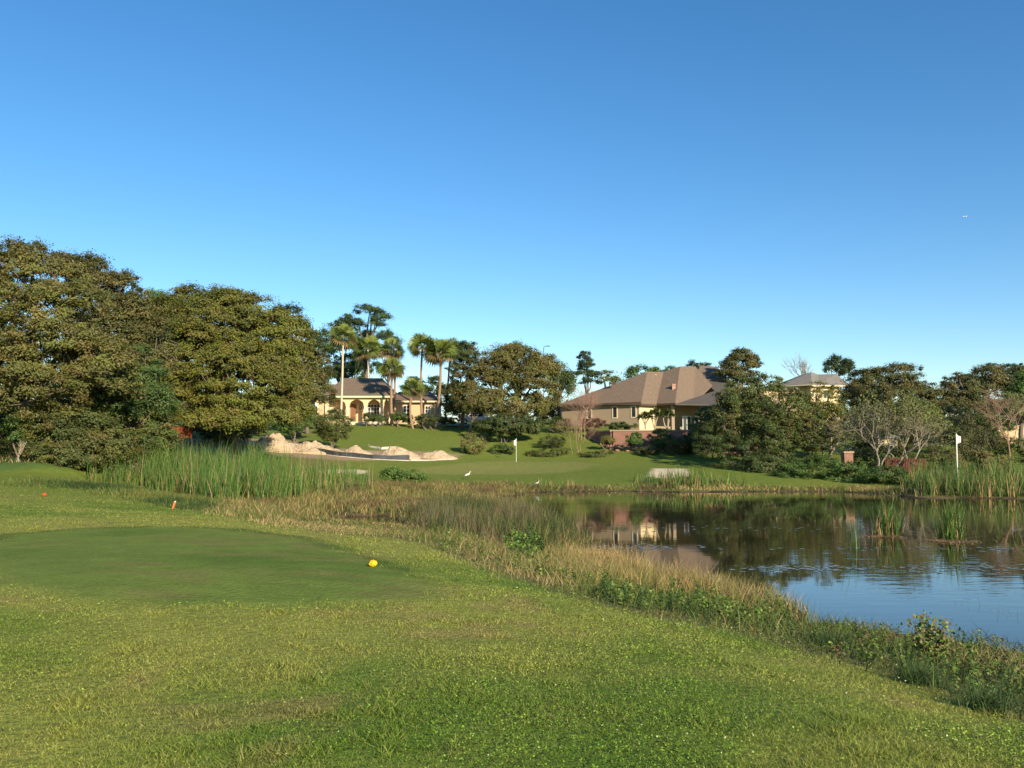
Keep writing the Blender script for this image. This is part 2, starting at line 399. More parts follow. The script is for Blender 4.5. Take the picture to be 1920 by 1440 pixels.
# mown turf, foreground
N = 820000
Yb = np.exp(rng.uniform(math.log(2.6), math.log(42), N)); Xb = rng.uniform(-1, 1, N)*(.70*Yb+1.5)
d = sdist(Xb, Yb, POND); dp = sdist(Xb, Yb, POOL); keep = (d > .2) & (dp > .2); Xb, Yb = Xb[keep], Yb[keep]
it = sdist(Xb, Yb, TEE) < .7*(fbm(Xb, Yb, .5, 3, 8)-.5)+rng.normal(0, .12, len(Xb))
c = paint(Xb, Yb); n3 = fbm(Xb, Yb, .5, 3, 91)
h = np.where(it, .016, .024+.010*sstep(.4, .7, n3)+.03*sstep(.70, .8, fbm(Xb, Yb, .35, 2, 17)))*rng.uniform(.6, 1.3, len(Xb))
wd = (.0024+.00068*Yb)*np.where(it, .8, 1)
c = c*np.where(it[:, None], rng.uniform(.8, 1.3, (len(c), 1)), rng.uniform(.4, 2.1, (len(c), 1))); dry = rng.uniform(size=len(c)) < np.where(it, .03, .14); c[dry] = c[dry]*.4+C(.46,.38,.15)*.6
V, F, cc = blades(Xb, Yb, h, wd, c, lean=1.0, seg=1)
o = link('mown_grass', fastmesh('mown_grass', V, F, cc), M_blade); tag(o, 'short mown turf of mixed green and yellowed blades in the foreground', 'grass', kind='stuff')
# clover and broad weed leaves in the turf, thickest to the right
N = 420000
Yb = np.exp(rng.uniform(math.log(2.8), math.log(17), N)); Xb = rng.uniform(-1, 1, N)*(.70*Yb+.5)
pr = (.10+sstep(.40, .62, fbm(Xb, Yb, 1.6, 3, 55)))*.62*np.clip(.55+Xb/Yb*.8, .30, 1.2)*np.clip(15/Yb-.35, 0, 1)*(sdist(Xb, Yb, TEE) > .1)*(sdist(Xb, Yb, POND) > .5)
k = rng.uniform(size=N) < pr; Xb, Yb = Xb[k], Yb[k]; n_ = len(Xb)
Nn = np.c_[rng.normal(0, .55, n_), rng.normal(0, .55, n_), np.ones(n_)]
cl = paint(Xb, Yb)*rng.uniform(.5, 1.95, (n_, 1))*C(.95, 1.1, .8); wh = rng.uniform(size=n_) < .022*np.clip(.5+Xb/Yb, .1, 1.2); cl[wh] = C(.55,.60,.30)  # bright leaf colours stand in for sunlit glints
V, F, cc = leaves(np.c_[Xb, Yb, gz(Xb, Yb)+rng.uniform(.03, .06, n_)], Nn, .0055+.0009*Yb, cl, aspect=1.2)
o = link('clover', fastmesh('clover', V, F, cc), M_leaf); tag(o, 'clover leaves, some painted pale as sun glints, scattered through the mown turf', 'ground cover', kind='stuff')
exec_after = []

# ------------------------------------------------------------------ trees
def crown_mesh(name, lobes, nclump, cr, nleaf, leaf, cols, r, flat=.6, aspect=1.7, inner=.2, outw=.95, upw=.40, low=-.75, rnd=.62, back=.5, gain=1.22):
    """lobes: (x,y,z,rx,ry,rz) world; returns mesh (relative to nothing) and clump centres"""
    nclump = int(nclump*1.35); cr = cr*.85; nleaf = int(nleaf*2.0); leaf = leaf*.54; aspect = aspect*1.35
    lobes = np.array(lobes, float); wts = (lobes[:, 3]*lobes[:, 5])**.9; wts /= wts.sum()
    li = r.choice(len(lobes), nclump, p=wts); L = lobes[li]
    u = r.normal(size=(nclump, 3)); u /= np.linalg.norm(u, axis=1)[:, None]
    u[:, 2] = np.where(u[:, 2] < low, -u[:, 2], u[:, 2])
    flip = (u[:, 1] > .2) & (r.uniform(size=nclump) > back); u[flip, 1] *= -1
    rho = np.where(r.uniform(size=nclump) < inner, r.uniform(.3, .75, nclump), r.uniform(.78, 1.06, nclump))
    cc = L[:, :3]+u*rho[:, None]*L[:, 3:6]
    sz = cr*r.uniform(.6, 1.4, nclump)
    nl = np.maximum(6, (nleaf*(sz/cr)**1.6).astype(int)); idx = np.repeat(np.arange(nclump), nl); n = len(idx)
    p = r.normal(size=(n, 3)); p /= np.linalg.norm(p, axis=1)[:, None]; p *= np.minimum(np.abs(r.normal(.55, .42, size=(n, 1))), 1.15)
    sh = r.uniform(.6, 1.5, (nclump, 3))[idx]; off = p*sz[idx][:, None]*np.array([1, 1, flat])*sh; Pt = cc[idx]+off
    Nr = outw*u[idx]+np.array([0, 0, upw])+rnd*r.normal(size=(n, 3))+.5*p
    cols = np.array(cols, float); ci = r.choice(len(cols), nclump); base = (.6*cols[ci]+.4*cols.mean(0))*r.uniform(.82, 1.18, (nclump, 1))
    # large patches of new growth
    pt = fbm(cc[:, 0]+cc[:, 1]*.3, cc[:, 2]*1.3, 3.0, 2, int(r.integers(99)))
    base = base*gain*(.75+.5*pt[:, None])
    col = base[idx]*r.uniform(.82, 1.18, (n, 1))*(1+r.normal(0, .05, (n, 3)))
    return leaves(Pt, Nr, leaf, col, r, aspect), cc
def curve(a, b, r, sag=.15, n=5):
    a = np.array(a, float); b = np.array(b, float); L = np.linalg.norm(b-a); j = r.normal(size=3)*sag*L
    t = np.linspace(0, 1, n)[:, None]
    return a+(b-a)*t+j*(t*(1-t))*2+r.normal(size=(n, 3))*L*.015*np.minimum(t, 1-t)*2
def tree(name, label, base, lobes, cols, cat='tree', group=None, nclump=160, cr=.7, nleaf=110, leaf=.17, tr=.28, bark=None, limbs=7, twig=.5, seed=1, trunks=1, **kw):
    """base world point; lobes in photograph pixels: (px,py,rx,ry,distance[,depth])"""
    r = np.random.default_rng(seed); W = []
    for l in lobes:
        c = at(l[0], l[1], l[4]); m = mpp(l[4]); dep = l[5] if len(l) > 5 else .85
        W.append((c[0], c[1], c[2], l[2]*m, l[2]*m*dep, l[3]*m))
    root = empty(name, base, label, cat, group)
    (V, F, cc), cen = crown_mesh(name, W, nclump, cr, nleaf, leaf, cols, r, **kw)
    link('crown', fastmesh('crown', V-np.array(base), F, cc), M_leaf, root)
    W = np.array(W); g = Geo(); top = W[:, :3].mean(0); zt = np.percentile(W[:, 2], 40)
    forks = []
    for k in range(trunks):
        b0 = np.array(base)+(np.array([r.normal()*.5, r.normal()*.4, -.15]) if trunks > 1 else np.array([0, 0, -.2]))
        h = max(.8, (zt-b0[2])); fk = np.array([b0[0]*.6+top[0]*.4+(r.normal()*.8 if trunks > 1 else 0), b0[1]*.6+top[1]*.4, b0[2]+h*.55])
        g.tube(curve(b0, fk, r, .06, 6), np.linspace(tr*1.25, tr*.75, 6), 8); forks.append(fk)
    ends = []
    for k in range(limbs):
        l = W[k % len(W)]; e = l[:3]+np.array([r.uniform(-.35, .35), r.uniform(-.1, .5), r.uniform(-.35, .35)])*l[3:6]; fk = forks[k % trunks]
        cv = curve(fk, e, r, .12, 6); g.tube(cv, np.linspace(tr*.6, tr*.18, 6), 6); ends += list(cv[2:])
    ends = np.array(ends) if ends else np.array(forks)
    for c in cen[r.uniform(size=len(cen)) < twig]:
        e = ends[np.argmin(((ends-c)**2).sum(1))]; g.tube(curve(e, c, r, .15, 4), np.linspace(tr*.2, .02, 4), 4, cap=False)
    g.obj('trunk', bark or M_bark, root, smooth=True)
    return root
def shrub(name, label, px, py, rx, ry, Y, cols, cat='shrub', group=None, seed=1, extra=(), leaf=.12, nclump=40, cr=.35, nleaf=70, base=None, **kw):
    b = on(px, Y) if base is None else base
    return tree(name, label, b, [(px, py, rx, ry, Y)]+list(extra), cols, cat, group, nclump=nclump, cr=cr, nleaf=nleaf, leaf=leaf, tr=.06, limbs=4, twig=.3, seed=seed, trunks=3, low=-.95, **kw)
OLIVE = [(.105,.105,.022),(.085,.092,.022),(.13,.10,.03),(.10,.115,.022)]
BROWN = [(.125,.105,.034),(.10,.09,.032),(.14,.11,.035),(.09,.092,.028)]
YGREEN = [(.13,.145,.02),(.10,.125,.018),(.15,.135,.022)]
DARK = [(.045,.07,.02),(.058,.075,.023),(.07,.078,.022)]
PINE = [(.035,.058,.022),(.045,.07,.022),(.03,.045,.02)]
MID = [(.06,.10,.022),(.075,.11,.025),(.05,.085,.02)]
FRESH = [(.085,.16,.03),(.07,.13,.028),(.11,.17,.035)]
BLUEG = [(.06,.105,.028),(.055,.09,.026),(.075,.11,.028)]

LEFT_OAKS = 1
tree('live_oak', 'huge brownish olive live oak at the far left edge, tallest of the trees', on(40, 55),
     [(60,560,150,90,53),(-60,640,150,140,52),(110,650,130,120,50),(20,720,150,90,49),(40,500,60,50,55),(-30,490,50,40,56),(180,700,80,70,49)],
     OLIVE+OLIVE+BROWN, nclump=760, cr=.56, nleaf=85, leaf=.14, tr=.40, limbs=10, seed=2, twig=.25)
tree('live_oak', 'dark brown-green live oak with thin upper crown behind the huge left oak', on(215, 60),
     [(165,525,50,45,60),(215,565,60,60,60),(250,620,60,70,59),(200,650,80,70,58),(285,660,40,60,58),(120,500,30,28,60)],
     BROWN+DARK, nclump=400, cr=.6, nleaf=70, leaf=.15, tr=.4, limbs=12, seed=3)
tree('live_oak', 'broad yellow-olive live oak with low skirts shading the dirt bank', on(440, 78),
     [(430,610,110,65,72),(520,660,75,80,72),(360,680,90,80,70),(450,710,100,75,69),(360,570,40,35,76),(420,570,45,30,74),(310,620,50,60,72),(540,735,42,52,71),(330,745,60,45,69),(410,765,60,30,68),(480,768,55,28,69),(555,765,32,24,71),(285,600,40,40,73),(300,660,50,50,72),(380,785,55,20,68),(440,790,60,14,68),(520,782,50,16,70)],
     OLIVE+YGREEN, nclump=1400, cr=.66, nleaf=85, leaf=.16, tr=.5, limbs=14, seed=4)
tree('bushy_tree', 'bluish green bushy tree between the two biggest left oaks', on(255, 54),
     [(250,705,55,55,53),(280,755,50,40,53),(215,750,45,45,53)], BLUEG+MID, nclump=110, cr=.55, nleaf=110, leaf=.13, tr=.2, seed=5)
shrub('thicket_shrub', 'dark olive thicket shrub under the huge left oak', 130, 800, 85, 60, 50, DARK+OLIVE, nclump=150, cr=.5, nleaf=110, seed=6, extra=[(70,815,45,45,50),(190,830,60,45,50)])
shrub('thicket_shrub', 'tall dark green thicket shrub beside the orange mesh fence', 260, 800, 75, 62, 54, DARK+OLIVE+MID, nclump=150, cr=.5, nleaf=110, seed=7, extra=[(215,760,60,40,54),(300,825,32,35,54)])
shrub('thicket_shrub', 'fresh green leafy shrub at left edge of the thicket', 45, 800, 30, 32, 49, FRESH+MID, nclump=50, cr=.35, seed=8)
shrub('thicket_shrub', 'low olive thicket shrub reaching down to the cattails', 130, 855, 75, 25, 49, OLIVE+DARK, nclump=80, cr=.35, seed=9)
shrub('thicket_shrub', 'dark shrub at the left frame edge above the upper tee', -40, 830, 60, 45, 53, DARK+OLIVE, nclump=80, cr=.5, seed=10)
# behind the left oaks
tree('pine_tree', 'bright green pine top peeking between the two left oak crowns', on(300, 100), [(295,560,25,14,100),(325,566,22,12,100),(300,600,40,30,100)], MID+FRESH, nclump=50, cr=.9, nleaf=60, leaf=.2, seed=11)
tree('pine_tree', 'dark pine behind the right shoulder of the yellow-olive oak', on(560, 100), [(540,590,28,18,100),(565,612,26,16,100),(530,625,30,25,100),(585,640,22,22,100)], PINE, nclump=70, cr=.8, nleaf=80, leaf=.2, seed=12)
tree('magnolia_tree', 'dark narrow magnolia left of the cream house with slender trunk', on(576, 104), [(592,680,30,50,104),(600,730,28,35,104),(575,720,32,40,104)], DARK+BROWN, nclump=120, cr=.7, nleaf=90, leaf=.2, tr=.22, seed=13)
tree('broadleaf_tree', 'mid green round tree behind the white-trunk palm', on(640, 145), [(640,640,42,34,145),(620,680,30,40,145),(665,690,30,30,145)], MID, nclump=90, cr=1.0, nleaf=80, leaf=.26, seed=14)
tree('pine_tree', 'tallest pine with open flat-topped crown above the cream house', on(690, 132), [(648,598,20,9,130),(686,581,32,9,130),(714,594,16,12,130),(672,606,22,8,130),(700,606,22,7,130),(642,610,16,8,130),(690,632,18,12,138),(672,650,12,8,138)],
     PINE+MID, nclump=90, cr=.65, nleaf=90, leaf=.18, tr=.4, limbs=10, twig=.3, seed=15, inner=.3)
tree('pine_tree', 'lower pine to the right of the tallest pine', on(732, 142), [(725,630,18,10,142),(738,642,14,10,142),(715,660,22,12,142),(708,690,16,10,142)], PINE+BLUEG, nclump=60, cr=.7, nleaf=70, leaf=.2, tr=.25, seed=16, twig=.2)
tree('broadleaf_tree', 'dark tree clump above the cream house ridge', on(665, 140), [(665,695,22,18,140),(640,700,25,14,140)], DARK+MID, nclump=40, cr=.8, nleaf=70, leaf=.24, seed=17)
tree('broadleaf_tree', 'dark round tree behind the cream house right wing', on(775, 140), [(775,727,22,22,140),(815,728,20,20,140),(840,740,18,22,138)], DARK+MID, nclump=70, cr=.8, nleaf=80, leaf=.22, seed=18)
tree('magnolia_tree', 'tall glossy dark magnolia between the palms and central oak', on(865, 116), [(876,660,20,22,116),(870,700,34,34,116),(862,750,32,34,116)], DARK+PINE+[(.10,.06,.03)], nclump=150, cr=.6, nleaf=80, leaf=.2, tr=.25, seed=19)
tree('live_oak', 'broad brown-green live oak in the centre with pale tangled limbs', on(975, 112),
     [(960,690,65,42,111),(920,715,45,40,110),(1000,715,48,40,110),(885,745,35,32,110),(1020,745,28,30,110),(960,760,70,22,109),(965,665,30,18,113),(1010,690,36,28,112)],
     BROWN+OLIVE, nclump=330, cr=.85, nleaf=90, leaf=.22, tr=.35, limbs=12, seed=20, bark=M_barkpale, twig=.6, inner=.1)
tree('broadleaf_tree', 'pale green treetop rising behind the central oak', on(970, 150), [(968,660,20,16,150),(955,675,25,15,150)], BLUEG+FRESH, nclump=30, cr=.9, nleaf=60, leaf=.26, seed=21)
tree('young_oak', 'small leaning oak with forked trunk in front of the white pickup', on(880, 108), [(885,762,22,16,108),(905,755,25,15,108)], OLIVE+BROWN, nclump=50, cr=.55, nleaf=60, leaf=.18, tr=.16, seed=22)
tree('weeping_tree', 'dark weeping green tree at right shoulder of the central oak', on(1050, 128), [(1040,700,26,26,128),(1062,722,20,24,128),(1025,690,18,14,128)], DARK+BLUEG, nclump=70, cr=.7, nleaf=90, leaf=.2, seed=23, flat=1.4)
tree('pine_tree', 'lone dark pine left of the brown-roofed house', on(1102, 150), [(1095,667,13,8,150),(1102,682,17,8,150),(1090,698,16,7,150),(1112,702,12,8,150),(1098,715,14,6,150)], PINE, nclump=60, cr=.6, nleaf=90, leaf=.2, tr=.25, seed=24, twig=.3)
tree('broadleaf_tree', 'pale feathery tree between the lone pine and brown roof', on(1140, 160), [(1138,710,20,14,160),(1160,720,14,10,160)], [(.12,.13,.05),(.10,.12,.04)], nclump=30, cr=.8, nleaf=60, leaf=.24, seed=25)
tree('broadleaf_tree', 'fresh green treetop showing above the brown roof slope', on(1200, 165), [(1198,702,24,16,165),(1225,700,14,10,165)], MID+FRESH, nclump=40, cr=.9, nleaf=60, leaf=.26, seed=26)
tree('broadleaf_tree', 'thin grey-green treetop just left of the brown roof peak', on(1250, 168), [(1255,696,18,8,168)], BLUEG, nclump=16, cr=.8, nleaf=50, leaf=.24, seed=27)
tree('pine_tree', 'flat dark pine top behind the brown roof peak', on(1320, 170), [(1315,686,22,5,170),(1300,684,10,6,170)], PINE, nclump=16, cr=.8, nleaf=50, leaf=.24, seed=28)
tree('pine_tree', 'big round-topped pine at right end of the brown-roofed house', on(1390, 122), [(1390,668,22,12,122),(1370,682,18,10,122),(1408,680,16,14,122),(1385,700,26,12,122),(1360,700,18,8,122)], PINE+BROWN, nclump=130, cr=.6, nleaf=90, leaf=.2, tr=.3, seed=29)
tree('pine_tree', 'dark pine behind the grey-roofed house on the right', on(1570, 190), [(1565,675,14,8,190),(1585,683,14,8,190),(1555,690,18,10,190),(1590,697,18,8,190)], PINE, nclump=60, cr=.9, nleaf=70, leaf=.28, tr=.3, seed=30, twig=.2)
tree('live_oak', 'dark brown live oak right of the grey-roofed house', on(1690, 128), [(1690,715,60,30,126),(1630,725,45,32,126),(1740,745,42,28,126),(1670,750,80,30,125),(1600,745,28,26,126)], BROWN+DARK, nclump=230, cr=.9, nleaf=100, leaf=.24, tr=.4, seed=31, limbs=10, bark=M_barkpale)
tree('live_oak', 'dark brown live oak near the right frame edge', on(1860, 128), [(1850,715,55,26,127),(1800,735,38,34,126),(1905,715,45,28,127),(1840,760,75,28,125),(1950,730,50,40,126)], BROWN+DARK, nclump=230, cr=.9, nleaf=100, leaf=.24, tr=.4, seed=32, limbs=10, bark=M_barkpale)
tree('pine_tree', 'black-green pine crown above the right edge oak', on(1900, 150), [(1862,687,12,5,150),(1905,690,26,8,150),(1940,692,30,10,150)], PINE, nclump=40, cr=.7, nleaf=80, leaf=.24, seed=33)
tree('pine_tree', 'small leaning pine in the gap between the two right oaks', on(1785, 150), [(1780,712,14,5,150),(1772,722,8,5,150)], PINE, nclump=14, cr=.5, nleaf=60, leaf=.2, seed=34)
tree('bushy_tree', 'fresh light green tree cut by the right frame edge', on(1915, 100), [(1910,755,32,35,100),(1935,740,35,45,100)], FRESH, nclump=80, cr=.7, nleaf=90, leaf=.2, seed=35)
tree('bushy_tree', 'yellow-green weeping tree in front of the right oaks', on(1735, 104), [(1730,775,26,16,104),(1700,765,18,18,104),(1745,785,14,12,104)], FRESH+YGREEN, nclump=60, cr=.55, nleaf=80, leaf=.18, seed=36)

# thicket on the far bank, right
tree('bank_tree', 'dense olive tree on the far bank below the brown-roofed house', on(1400, 88), [(1395,745,48,40,86),(1370,790,45,45,85),(1430,790,40,40,84)], OLIVE+MID+DARK, nclump=170, cr=.55, nleaf=75, leaf=.16, tr=.16, seed=40, bark=M_barkpale, limbs=12, twig=.7, trunks=2, inner=.1)
tree('bank_tree', 'dark green bushy tree in the middle of the far bank thicket', on(1470, 84), [(1480,770,50,40,83),(1450,820,50,40,82),(1510,815,45,45,82)], MID+OLIVE+DARK, nclump=170, cr=.55, nleaf=75, leaf=.15, tr=.16, seed=41, bark=M_barkpale, limbs=12, twig=.7, trunks=2, inner=.1)
tree('bank_tree', 'sparse twiggy tree with yellowish leaves beside the brick pillar', on(1540, 86), [(1540,760,40,45,86),(1560,800,36,40,85)], YGREEN+OLIVE, nclump=90, cr=.45, nleaf=45, leaf=.14, tr=.12, seed=42, bark=M_barkpale, limbs=12, twig=.9, trunks=3)
tree('bank_tree', 'open treetop with pale branches rising against the low sky', on(1440, 90), [(1430,720,35,22,89),(1465,725,20,18,89)], OLIVE+MID, nclump=50, cr=.4, nleaf=45, leaf=.15, tr=.12, seed=43, bark=M_barkpale, limbs=9, twig=.9)
shrub('bank_shrub', 'dark shrub mass low on the far bank left of the pillar', 1380, 850, 60, 35, 82, DARK+MID, nclump=110, cr=.5, nleaf=80, seed=44, extra=[(1330,830,35,28,84),(1450,865,45,28,80)])
shrub('bank_shrub', 'mid green shrub mass spilling over the bank by the pillar', 1540, 882, 50, 26, 74, MID+FRESH, nclump=110, cr=.45, nleaf=80, seed=45, extra=[(1600,890,45,22,72),(1490,885,35,22,75)])
shrub('bank_shrub', 'green shrub behind the left end of the right cattails', 1660, 895, 40, 20, 70, MID, nclump=60, cr=.4, nleaf=70, seed=46)
shrub('willow_shrub', 'olive brown willow mound behind the right flagstick', 1790, 825, 70, 42, 86, [(.12,.10,.04),(.10,.10,.035),(.075,.09,.03)], nclump=150, cr=.55, nleaf=90, seed=47, extra=[(1730,810,40,35,87),(1850,840,40,32,85)], flat=1.1)
shrub('willow_shrub', 'green shrub at the foot of the fresh tree, right edge', 1900, 850, 40, 28, 84, MID+OLIVE, nclump=60, cr=.5, nleaf=80, seed=48)

# undergrowth that closes the view under and between the crowns
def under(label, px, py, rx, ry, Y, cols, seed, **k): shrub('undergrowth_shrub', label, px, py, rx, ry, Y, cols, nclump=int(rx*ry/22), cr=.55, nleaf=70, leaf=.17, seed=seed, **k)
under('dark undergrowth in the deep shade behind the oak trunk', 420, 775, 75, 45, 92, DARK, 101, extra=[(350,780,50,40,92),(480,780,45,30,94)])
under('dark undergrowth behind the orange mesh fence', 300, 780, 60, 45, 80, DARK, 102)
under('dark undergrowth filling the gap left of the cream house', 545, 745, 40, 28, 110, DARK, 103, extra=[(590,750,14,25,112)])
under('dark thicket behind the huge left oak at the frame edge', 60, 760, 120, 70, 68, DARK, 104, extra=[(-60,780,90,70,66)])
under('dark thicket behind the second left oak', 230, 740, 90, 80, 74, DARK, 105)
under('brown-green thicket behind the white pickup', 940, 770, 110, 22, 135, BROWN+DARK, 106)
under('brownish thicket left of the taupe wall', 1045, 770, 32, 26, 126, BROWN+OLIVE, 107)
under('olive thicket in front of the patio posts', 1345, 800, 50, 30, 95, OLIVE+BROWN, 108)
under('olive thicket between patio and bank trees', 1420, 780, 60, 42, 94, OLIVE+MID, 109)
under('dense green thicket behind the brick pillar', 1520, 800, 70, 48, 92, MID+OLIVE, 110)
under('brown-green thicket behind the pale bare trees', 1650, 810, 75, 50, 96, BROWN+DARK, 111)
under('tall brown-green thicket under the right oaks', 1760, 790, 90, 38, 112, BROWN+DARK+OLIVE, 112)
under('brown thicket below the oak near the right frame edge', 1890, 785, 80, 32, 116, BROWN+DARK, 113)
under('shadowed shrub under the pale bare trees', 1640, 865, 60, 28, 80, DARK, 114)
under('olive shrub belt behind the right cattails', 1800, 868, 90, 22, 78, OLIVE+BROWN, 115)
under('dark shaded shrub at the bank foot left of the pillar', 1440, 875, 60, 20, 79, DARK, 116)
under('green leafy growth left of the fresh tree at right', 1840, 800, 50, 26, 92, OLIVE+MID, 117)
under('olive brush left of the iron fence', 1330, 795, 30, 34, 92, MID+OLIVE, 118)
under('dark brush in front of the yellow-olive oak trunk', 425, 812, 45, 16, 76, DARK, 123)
under('added brush at the foot of the yellow-olive oak, leaves darkened for shade', 385, 800, 55, 22, 84, DARK, 121, extra=[(330,795,40,25,84)])  # low brush added, its dark leaves replace crown shade that falls farther back
under('added brush between the oak and the sand bank, leaves darkened for shade', 462, 792, 40, 22, 84, DARK+BROWN, 122)  # also added to darken sunlit ground, shade is in the leaf colour
# far woods beyond the houses: one mass nobody could count
r = np.random.default_rng(200); Wl = []
for x in np.arange(-330, 331, 9.0):
    y = 235+r.uniform(-10, 10); zt_ = 9+r.uniform(5.5, 9.5); Wl.append((x, y, 9+(zt_-9)*.45, 7, 5, (zt_-9)*.6))
(V, F, cc), _c = crown_mesh('w', Wl, 1500, 1.9, 60, .55, BROWN+DARK+MID, r, back=.2)
tag(link('distant_woods', fastmesh('distant_woods', V, F, cc), M_leaf), 'low band of distant woods closing the view beyond the houses', 'woods', kind='stuff')

# ------------------------------------------------------------------ bare trees
def bare(name, label, base, h, lean=(0,0), spread=.55, levels=4, r0=.07, seed=1, mt=None, nfork=3, stems=1, cat='bare tree', leafc=None, nlv=6):
    r = np.random.default_rng(seed); root = empty(name, base, label, cat); g = Geo(); tips = []
    def grow(p, d, L, rad, lv):
        d = d/np.linalg.norm(d); q = p+d*L; mid = (p+q)/2+r.normal(size=3)*L*.06
        g.tube([p, mid, q], [rad, rad*.82, rad*.62], 6 if lv > 1 else 4, cap=False)
        if lv == 0: tips.append(q); return
        for k in range(nfork+(1 if lv > 2 else 0)):
            nd = d+r.normal(size=3)*spread+np.array([0, 0, .18]); grow(q if k else mid*.3+q*.7, nd, L*r.uniform(.6, .85), rad*.6, lv-1)
    for s in range(stems):
        d0 = np.array([lean[0]+(r.normal()*.35 if stems > 1 else 0), lean[1]+(r.normal()*.2 if stems > 1 else 0), 1.])
        grow(np.array(base)+np.array([r.normal()*.1*stems, r.normal()*.1*stems, -.1]), d0, h*.36, r0, levels)
    g.obj('branches', mt or M_barkpale, root)
    if leafc is not None:
        T = np.array(tips); T = np.repeat(T, nlv, 0)+r.normal(size=(len(T)*nlv, 3))*.25
        V, F, cc = leaves(T, r.normal(size=T.shape)+[0, 0, .5], .14, vary(np.array(leafc), r, len(T), .3), r)
        link('leaves', fastmesh('leaves', V-np.array(base), F, cc), M_leaf, root)
    return root
M_pinktwig = mat('pinkish_twigs', (.33,.20,.14), .9)
M_greytwig = mat('grey_twigs', (.30,.26,.19), .9)
M_whitetwig = mat('pale_twigs', (.33,.275,.19), .9)
bare('bare_tree', 'pale many-stemmed bare tree right of the brick pillar', on(1655, 76), 6.2, stems=4, seed=3, r0=.075, mt=M_whitetwig, leafc=(.12,.13,.04), nlv=3, spread=.42)
bare('bare_tree', 'pale forked bare tree with yellow-green tufts beside the pillar thicket', on(1705, 78), 6.4, stems=3, seed=5, r0=.075, mt=M_whitetwig, leafc=(.14,.16,.035), nlv=5, spread=.42)
bare('bare_tree', 'grey bare tree leaning left in the far bank thicket', on(1600, 80), 5.4, lean=(-.3,0), stems=2, seed=7, r0=.06, mt=M_whitetwig)
bare('bare_tree', 'dead grey treetop above the grey roof peak', on(1518, 176), 14.5, seed=9, r0=.2, spread=.38, mt=M_greytwig, levels=4)
bare('bare_tree', 'pinkish leafless tree in front of the left end of the brown-roofed house', on(1085, 106), 6.0, stems=3, seed=11, r0=.05, mt=M_pinktwig, levels=5, nfork=3, spread=.42)
bare('bare_tree', 'small reddish leafless sapling behind the putting green', on(1075, 99), 4.2, stems=4, seed=13, r0=.03, mt=M_pinktwig, levels=4, nfork=3, spread=.3)
bare('bare_tree', 'pink leafless tree with thin trunk before the peach wall at right', on(1893, 82), 6.8, seed=15, r0=.07, mt=M_pinktwig, levels=5, nfork=3, spread=.5)
bare('bare_tree', 'thin pale dead sapling at left edge of the thicket', on(40, 48), 1.7, seed=17, r0=.03, mt=M_whitetwig, levels=2, stems=2, spread=.3)

# ------------------------------------------------------------------ palms
M_palm = mat('palm_leaf', attr=True, rough=.45, spec=.4, trans=.15)
def palm(label, base, top, crown_r=1.9, tr=.17, seed=1, nf=34, bark=None, skirt=True, droop=.5):
    r = np.random.default_rng(seed); base = np.array(base); top = np.array(top)
    root = empty('fan_palm', base, label, 'palm tree', 'fan palms by the cream house')
    t = np.linspace(0, 1, 12)[:, None]; bow = np.array([r.normal()*.25, 0, 0])
    pts = base-np.array([0, 0, .2])+(top-base+np.array([0, 0, .2]))*t+bow*(t*(1-t))*4
    rad = .8*tr*(1.25-.35*t[:, 0])*(1+.05*(np.arange(12) % 2)); Geo().tube(pts, rad, 9).obj('trunk', bark or M_palmbark, root, smooth=True)
    V = []; F = []; Cc = []
    for i in range(nf):
        az = i*2.39996+r.normal()*.15; el = math.asin(np.clip(1-1.55*(i+.5)/nf+r.normal()*.06, -.75, .99))
        d = np.array([math.cos(az)*math.cos(el), math.sin(az)*math.cos(el), math.sin(el)])
        side = np.cross(d, [0, 0, 1.]); side /= np.linalg.norm(side)+1e-6; up = np.cross(side, d); ro = r.normal()*1.0; side, up = side*math.cos(ro)+up*math.sin(ro), up*math.cos(ro)-side*math.sin(ro)
        pl = crown_r*.52*r.uniform(.85, 1.1); hub = top+d*pl+np.array([0, 0, -.10*pl]); bl = crown_r*.60*r.uniform(.85, 1.15)
        old = i > nf*.82; base_c = (np.array([.20,.15,.06]) if old and skirt else np.array([.12,.165,.035]) if i > nf*.3 else np.array([.20,.24,.05]))*r.uniform(.8, 1.2)
        b = len(V); wv = side*.02; V += [top-wv, top+wv, hub+wv, hub-wv]; F.append((b, b+1, b+2, b+3)); Cc += [(.2,.2,.07)]*4
        ns = 15
        for k in range(ns):
            a = (k/(ns-1)-.5)*R(245); e = d*math.cos(a)+side*math.sin(a); e2 = side*math.cos(a)-d*math.sin(a)
            L = bl*(1-.25*abs(k/(ns-1)-.5)); fold = up*.12*L*(1 if k % 2 else -.2)
            m = hub+e*L*.55+fold*.4; tip = hub+e*L+np.array([0, 0, -droop*L*.5])+r.normal(size=3)*.03
            ww = L*.085; b = len(V); V += [hub, m+e2*ww, tip, m-e2*ww]; F.append((b, b+1, b+2, b+3)); cj = base_c*r.uniform(.8, 1.25); Cc += [cj]*4
    link('crown', fastmesh('crown', np.array(V)-base, np.array(F), np.array(Cc)), M_palm, root)
    return root
def P_(label, bx, Y, tx, ty, cr, **k): palm(label, on(bx, Y), at(tx, ty, Y), cr, **k)
P_('slender palm with straight white trunk in front of the cream house', 637, 108, 643, 630, 1.9, tr=.15, seed=1, bark=M_palmpale, nf=30)
P_('distant palm with pale trunk behind the cream house roof', 690, 128, 690, 655, 2.5, tr=.16, seed=2, bark=M_palmpale)
P_('taller of the two palms stacked before the cream house corner', 731, 116.5, 735, 655, 1.9, tr=.16, seed=3)
P_('shorter palm with thick brown trunk before the cream house corner', 735, 115, 736, 692, 1.9, tr=.2, seed=4)
P_('tall palm with reddish upper trunk left of the pair', 792, 115.5, 792, 648, 2.1, tr=.18, seed=5)
